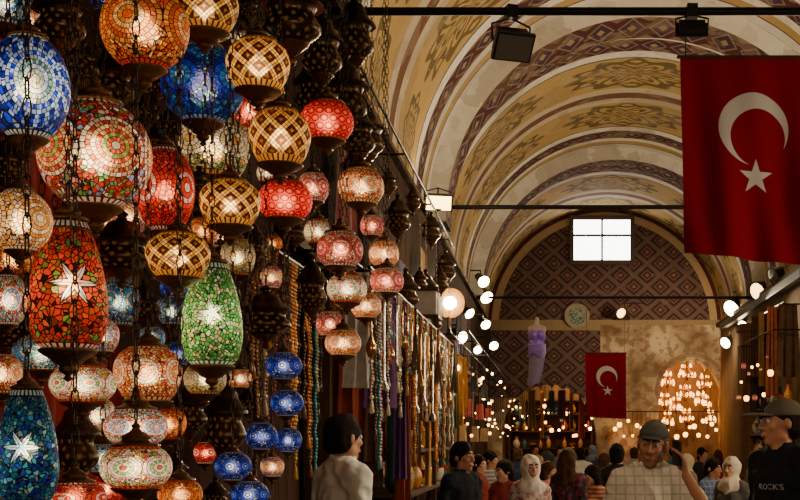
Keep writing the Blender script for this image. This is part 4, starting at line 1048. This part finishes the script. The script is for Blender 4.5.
    for sd in (-1, 1): sdf_mesh('shoe', [CP((sd*.10,.045,.045), (sd*.118,-.165,.04), .048, .043, .02), PL((0,0,-1), -.002)], .012, M_SHOE, s, root)
    return root, shirt, s
def pattern(name, a, b, kind, sc):
    g = G(name); x, y, z = g.xyz(g.coord(3)); n = g.noise(g.coord(3), 14)
    if kind == 'stripe': f = g.lt(g.fr(z*sc), .45)
    elif kind == 'plaid': f = g.mx(g.lt(g.fr(x*sc), .18), g.lt(g.fr(z*sc), .18))*.5
    else: f = g.gt(g.noise(g.coord(3), sc, 1), .56)
    return g.out(g.mix(f, a, b), .9, bump=n, bd=.015, spec=.15)

person('man with dark hair in a cream shirt seen from behind beneath the lamps', 344, 416, 7.05, rot=math.radians(132), skin=0, top=((.90,.84,.71), 'cream_shirt'), head=(.15,.04), h=.008, extra='collar')
M_PLAID = pattern('pale_plaid_shirt', (.84,.77,.63), (.34,.32,.30), 'plaid', 20)
armL = dict(E=(.315,-.14,1.21), W=(.190,-.085,1.45), d=(-.22,.10,1), n=(-1,.0,0), t=(0,1,0), curl=.45)
root6, sh6, s6 = person('man in a pale plaid shirt and grey cap holding a phone to his ear', 650, 421, 6.9, rot=math.radians(4), skin=1, hair='grey', hairstyle='buzz', top=(M_PLAID, 'plaid_shirt'), head=(-.25,.17,.14), arms={1: armL}, h=.007, cover=('flatcap', (.10,.095,.085), 'grey_cap'), extra='collar')
ph = empty('mobile_phone', (0,0,0), 'dark mobile phone held at the ear of the man in plaid', 'phone')
RZ = Matrix.Rotation(math.radians(4), 4, 'Z')
ph.matrix_world = Matrix.Translation(root6.location) @ RZ @ Matrix.Translation(Vector((.138,-.068,1.575))*s6) @ Matrix.Rotation(.22, 4, 'X') @ Matrix.Rotation(-.05, 4, 'Y') @ Matrix.Rotation(.5, 4, 'Z')
pb = MB().box((0,0,0), (.011,.068,.138)).build('body', M_BLACK, ph, smooth=False)
MB().box((-.006,0,0), (.001,.058,.115)).build('screen', mat('dark_screen', (.02,.025,.03), .15), pb, smooth=False)
root7, sh7, s7 = person('man in a black T-shirt and grey-brown baseball cap at the right edge', 781, 400, 7.2, rot=math.radians(-58), skin=1, hair='black', hairstyle='buzz', top=((.012,.012,.014), 'black_tshirt'), head=(-.35,.02), h=.008, cover=('cap', (.12,.10,.075), 'grey_brown_cap'))
cu = bpy.data.curves.new('print_text', 'FONT'); cu.body = "ROCK'S"; cu.size = .046; cu.align_x = 'CENTER'; cu.resolution_u = 3
to = bpy.data.objects.new('print_tmp', cu); COL.objects.link(to); bpy.context.view_layer.update()
dg = bpy.context.evaluated_depsgraph_get(); me = bpy.data.meshes.new_from_object(to.evaluated_get(dg)); bpy.data.objects.remove(to)
bm = bmesh.new(); bm.from_mesh(me); bmesh.ops.triangulate(bm, faces=bm.faces[:])
bmesh.ops.subdivide_edges(bm, edges=[e for e in bm.edges if e.calc_length() > .01], cuts=2)
bv = BVHTree.FromPolygons([v.co[:] for v in sh7.data.vertices], [p.vertices[:] for p in sh7.data.polygons])
for v in bm.verts:
    o = Vector((v.co.x+.065, -1, 1.37+v.co.y)); hit = bv.ray_cast(o, Vector((0,1,0)))
    v.co = Vector((o.x, (hit[0].y if hit[0] else -.12)-.009, o.z))
bm.to_mesh(me); bm.free(); finish(me, mat('white_print', (.36,.36,.35), .8), False)
link('shirt_print', me, sh7)
# crowd
person('man in a dark jacket with black hair walking past the left stalls', 463, 443, 10., rot=math.radians(55), skin=0, hair='black', top=((.022,.024,.032), 'dark_jacket'), sleeve='long', h=.011, extra='collar')
person('woman in a white headscarf in the middle of the crowd', 531, 456, 11., rot=math.radians(20), female=True, skin=2, hairstyle='none', cover=('hijab', (.85,.79,.72), 'white_headscarf'), top=(pattern('flowered_coat', (.60,.50,.44), (.42,.16,.18), 'spots', 26), 'coat'), sleeve='long', legs='robe', h=.012)
person('woman with long black hair left of the white headscarf', 504, 461, 12.3, rot=math.radians(-30), female=True, skin=2, hairstyle='long', top=((.34,.06,.07), 'dark_red_top'), sleeve='long', h=.0125, head=(-.3,.1))
person('woman with long brown hair right of the white headscarf', 569, 449, 11.9, rot=math.radians(150), female=True, skin=2, hair='brown', hairstyle='long', top=(pattern('dark_flower_top', (.05,.035,.05), (.22,.05,.08), 'spots', 22), 'top'), sleeve='long', h=.0125)
person('woman in a rust-coloured striped top with black hair in mid crowd', 593, 466, 12.6, rot=math.radians(-50), female=True, skin=0, hairstyle='bob', top=(pattern('rust_stripes', (.46,.11,.055), (.55,.40,.28), 'stripe', 24), 'top'), sleeve='long', h=.0125, head=(-.2,.15))
person('woman in a pink top behind the white headscarf', 549, 462, 13.6, rot=math.radians(60), female=True, skin=2, hair='brown', hairstyle='bob', top=((.65,.24,.22), 'pink_top'), h=.0125)
person('woman in a cream headscarf near the man in the cap', 731, 458, 12., rot=math.radians(-35), female=True, skin=2, hairstyle='none', cover=('hijab', (.74,.64,.5), 'cream_headscarf'), top=((.10,.09,.09), 'dark_coat'), sleeve='long', legs='robe', h=.0125)
person('man in a blue checked shirt between the two men at right', 712, 459, 13., rot=math.radians(45), skin=1, top=(pattern('blue_check', (.10,.16,.30), (.45,.45,.45), 'plaid', 18), 'shirt'), h=.0125, head=(.2,.1))
person('man in black right behind the man on the phone', 617, 445, 13.2, rot=math.radians(170), skin=1, top=((.025,.025,.027), 'black_shirt'), sleeve='long', h=.0125)
CROWD = [
 (490,452,16,'man in a grey striped shirt far behind near the left stalls',pattern('grey_stripes', (.18,.18,.18), (.40,.40,.38), 'stripe', 20),False,None,'short','black'),
 (518,449,19,'man in a dark blue shirt far down the passage',(.04,.05,.14),False,None,'short','brown'),
 (545,452,18,'woman in a black headscarf far down the passage',(.03,.03,.03),True,(.03,.03,.033),'none','black'),
 (580,448,20,'man in a white shirt far down the passage',(.66,.62,.57),False,None,'short','black'),
 (605,454,18,'woman with brown bobbed hair far behind the small flag',(.26,.12,.055),True,None,'bob','brown'),
 (686,455,16,'woman in a beige headscarf behind the phone man',(.26,.18,.12),True,(.5,.39,.26),'none','black'),
 (703,448,19,'man in a black jacket far right before the glowing shop',(.03,.03,.03),False,None,'short','black'),
 (753,452,17,'man in an olive shirt far right behind the cap man',(.16,.16,.08),False,None,'short','grey'),
 (480,456,14.8,'man in a maroon shirt just past the left display stand',(.26,.045,.035),False,None,'short','black'),
 (560,446,25,'man in a grey jacket at the far end',(.14,.14,.15),False,None,'short','black'),
 (634,448,22,'man in a pale shirt at the far end',(.52,.47,.41),False,None,'short','brown'),
 (442,463,15.6,'woman in a plum headscarf beyond the vases',(.13,.05,.09),True,(.17,.06,.12),'none','black'),
 (672,448,23,'woman with long black hair in turquoise at the far end',(.06,.26,.28),True,None,'long','black'),
 (535,445,28,'man in a yellow shirt farthest down the hall',(.55,.36,.08),False,None,'short','black'),
 (718,450,24,'woman with long brown hair in red at the far right',(.42,.04,.035),True,None,'long','brown'),
 (592,446,27,'woman in a sky blue headscarf farthest down the hall',(.10,.12,.2),True,(.25,.38,.5),'none','black'),
]
for i, (px, py, Y, lab, col, fem, cov, hs_, hc) in enumerate(CROWD):
    person(lab, px, py, Y, rot=math.radians((70,160,-45,190,100,-60,30,-80,80,0,170,30,-120,15,200,-40)[i]), female=fem, skin=i % 3, hair=hc, hairstyle=hs_, head=(.4*math.sin(i*2.1), .12*math.cos(i*1.3)), cover=('hijab', cov, 'scarf_%d' % i) if cov else None, top=(col, 'crowd_clothes_%d' % i), sleeve='long', legs='robe' if cov else 'trousers', h=.015)

# ------------------------------------------------------------ hanging costume on a dress form
c = P(537, 389, 24.95); t = empty('costume_mannequin', c, 'hanging mannequin torso in a purple sequinned top with slim violet-grey drape below', 'mannequin')
fm = [EL((0,0,.66), (.15,.11,.14), .05), EL((0,0,.85), (.12,.10,.2), .06), EL((0,0,1.08), (.16,.12,.2), .06), CP((-.12,0,1.20), (.12,0,1.20), .06, .06, .08), CP((0,0,1.22), (0,0,1.40), .052, .042, .04), EL((-.07,-.09,1.08), (.065,.06,.075), .03), EL((.07,-.09,1.08), (.065,.06,.075), .03)]
sdf_mesh('torso', fm, .015, mat('mannequin_plastic', (.40,.29,.23), .5), 1, t)
MSEQ = mat('purple_sequins', (.22,.09,.44), .4, 0, sc=60, amt=.6)
sdf_mesh('beaded_top', [EL((-.07,-.095,1.08), (.088,.08,.095), .02), EL((.07,-.095,1.08), (.088,.08,.095), .02), EL((0,0,1.04), (.178,.135,.14), .02), EL((0,0,.90), (.14,.12,.12), .05)], .012, MSEQ, 1, t)
mb = MB()
for i in range(28):
    a = 2*PI*i/28; mb.tube([(.16*math.cos(a), .13*math.sin(a)-.02, .88), (.17*math.cos(a), .14*math.sin(a)-.02, .66+.05*math.cos(3*a))], .013, 5)
mb.tube([(.16*math.cos(2*PI*i/28), .13*math.sin(2*PI*i/28)-.02, .88) for i in range(29)], .016, 6)
mb.build('bead_fringe', mat('lilac_beads', (.30,.17,.52), .35, sc=60, amt=.6), t)
rows = []; uvr = []
for i in range(13):
    v = i/12; rows.append([((.17-.06*v+.012*v*math.sin(j*.94*2))*math.cos(2*PI*j/40)-.08*v*v, (.13-.04*v)*math.sin(2*PI*j/40), .76-v*(.68+.03*math.sin(j*.31))) for j in range(41)]); uvr.append([(j/40, v) for j in range(41)])
link('drape', strip_uv('drape', rows, uvr, mat('violet_grey_drape', (.20,.145,.22), .8, sc=20)), t)
MB().tube([(0,0,1.40),(0,0,4.5-c.z)], .012, 6).build('hanger', M_IRON, t)

# ------------------------------------------------------------ lights
def area(loc, to, sx, sy, e, col):
    l = bpy.data.lights.new('area', 'AREA'); l.shape = 'RECTANGLE'; l.size = sx; l.size_y = sy; l.energy = e; l.color = col
    o = bpy.data.objects.new('area_light', l); COL.objects.link(o); o.location = loc
    o.rotation_euler = (Vector(to)-Vector(loc)).to_track_quat('-Z', 'Y').to_euler(); return o
WARM = (1., .74, .43)
for Y, k in ((10.5, .9), (14.5, 1.), (18.7, .9), (22.7, .7), (27.5, .48)):
    area((XL+.2, Y, 4.62), (XC+.3, Y, 7.4), .25, 2.4, 24*k, WARM)
    area((XR-.2, Y, 4.62), (XC-1.4, Y, 6.8), .25, 2.4, 92*k, (1., .83, .58))
def spotl(loc, to, e, ang, col=WARM, r=.08):
    l = bpy.data.lights.new('spot', 'SPOT'); l.energy = e; l.spot_size = ang; l.spot_blend = .7; l.color = col; l.shadow_soft_size = r
    o = bpy.data.objects.new('spot_light', l); COL.objects.link(o); o.location = loc
    o.rotation_euler = (Vector(to)-Vector(loc)).to_track_quat('-Z', 'Y').to_euler()
spotl((-1.0, 17.1, 3.6), (.6, 12, 1.2), 420, 1.5)
spotl((3.6, 27.3, 4.2), (2.6, 31, 3.4), 380, 1.7)
spotl((3.6, 23.8, 4.2), (1.2, 14, 1.2), 600, 1.3)
spotl((.2, 15.1, 4.2), (-1.4, 11.5, 2.2), 420, 1.2)
spotl((.0, 24.8, 4.2), (-1.4, 20.0, 2.2), 520, 1.2)
spotl((1.8, 21.0, 4.4), (-.35, 25, 3.5), 180, .5, (1.,.86,.70))  # added spot without a fixture, brightens the hanging costume
spotl((2.2, 18.0, 4.2), (3.85, 21.8, 2.6), 150, .9, (1.,.76,.48))  # added warm fill for the textiles and goods at right
for Y in (16.5, 18.6, 22.0, 25.0, 28.0): spotl((-1.15, Y, 3.4), (-1.45, Y+.9, 1.8), 80, 1.7, (1.,.72,.38))
spotl((-1.25, 9.5, 2.9), (-1.5, 9.6, 1.5), 20, 1.8, (1.,.85,.65))
spotl((2.2, 8.0, 4.35), (-1.1, 7.1, 1.5), 420, .6, (1.,.84,.62))  # added spot without a fixture, aimed at the man in cream
spotl((-.6, 4.6, 4.1), (.65, 6.9, 1.5), 80, .5, (1.,.72,.45))
spotl((-.3, 4.2, 3.2), (1.25, 7.1, 1.65), 45, .4, (1.,.72,.45))
for Y, e in ((6.6, 46), (10.5, 60), (14.0, 50)):
    area((XR-.15, Y, 2.6), (-1.3, Y+.8, 1.7), .8, .4, e, (1., .78, .50))  # added fill from the right wall, out of view
area((1.6, -1.6, 2.8), (.9, 7, 1.7), 2, 1.5, 60, (1., .80, .58))  # added soft fill from behind the camera
def pointl(loc, e, col):
    l = bpy.data.lights.new('point', 'POINT'); l.energy = e; l.color = col; l.shadow_soft_size = .05
    o = bpy.data.objects.new('point_light', l); COL.objects.link(o); o.location = loc
pointl((3.40, 32.3, 3.55), 80, (1,.52,.17)); pointl((-.6, 33.4, 3.6), 110, (1,.62,.30)); pointl((.6, 35.4, 3.6), 110, (1,.62,.30))
w = bpy.data.worlds.new('World'); bpy.context.scene.world = w; w.use_nodes = True
w.node_tree.nodes['Background'].inputs[0].default_value = (.58,.50,.42,1); w.node_tree.nodes['Background'].inputs[1].default_value = .06

cam = bpy.data.cameras.new('Camera'); co = bpy.data.objects.new('Camera', cam); COL.objects.link(co)
co.location = (0, 0, EYE); co.rotation_euler = (PI/2, 0, 0)
cam.sensor_width = 36; cam.lens = 36*F/800; cam.shift_x = (400-PX0)/800; cam.shift_y = (PY0-250)/800; cam.clip_end = 200
bpy.context.scene.camera = co
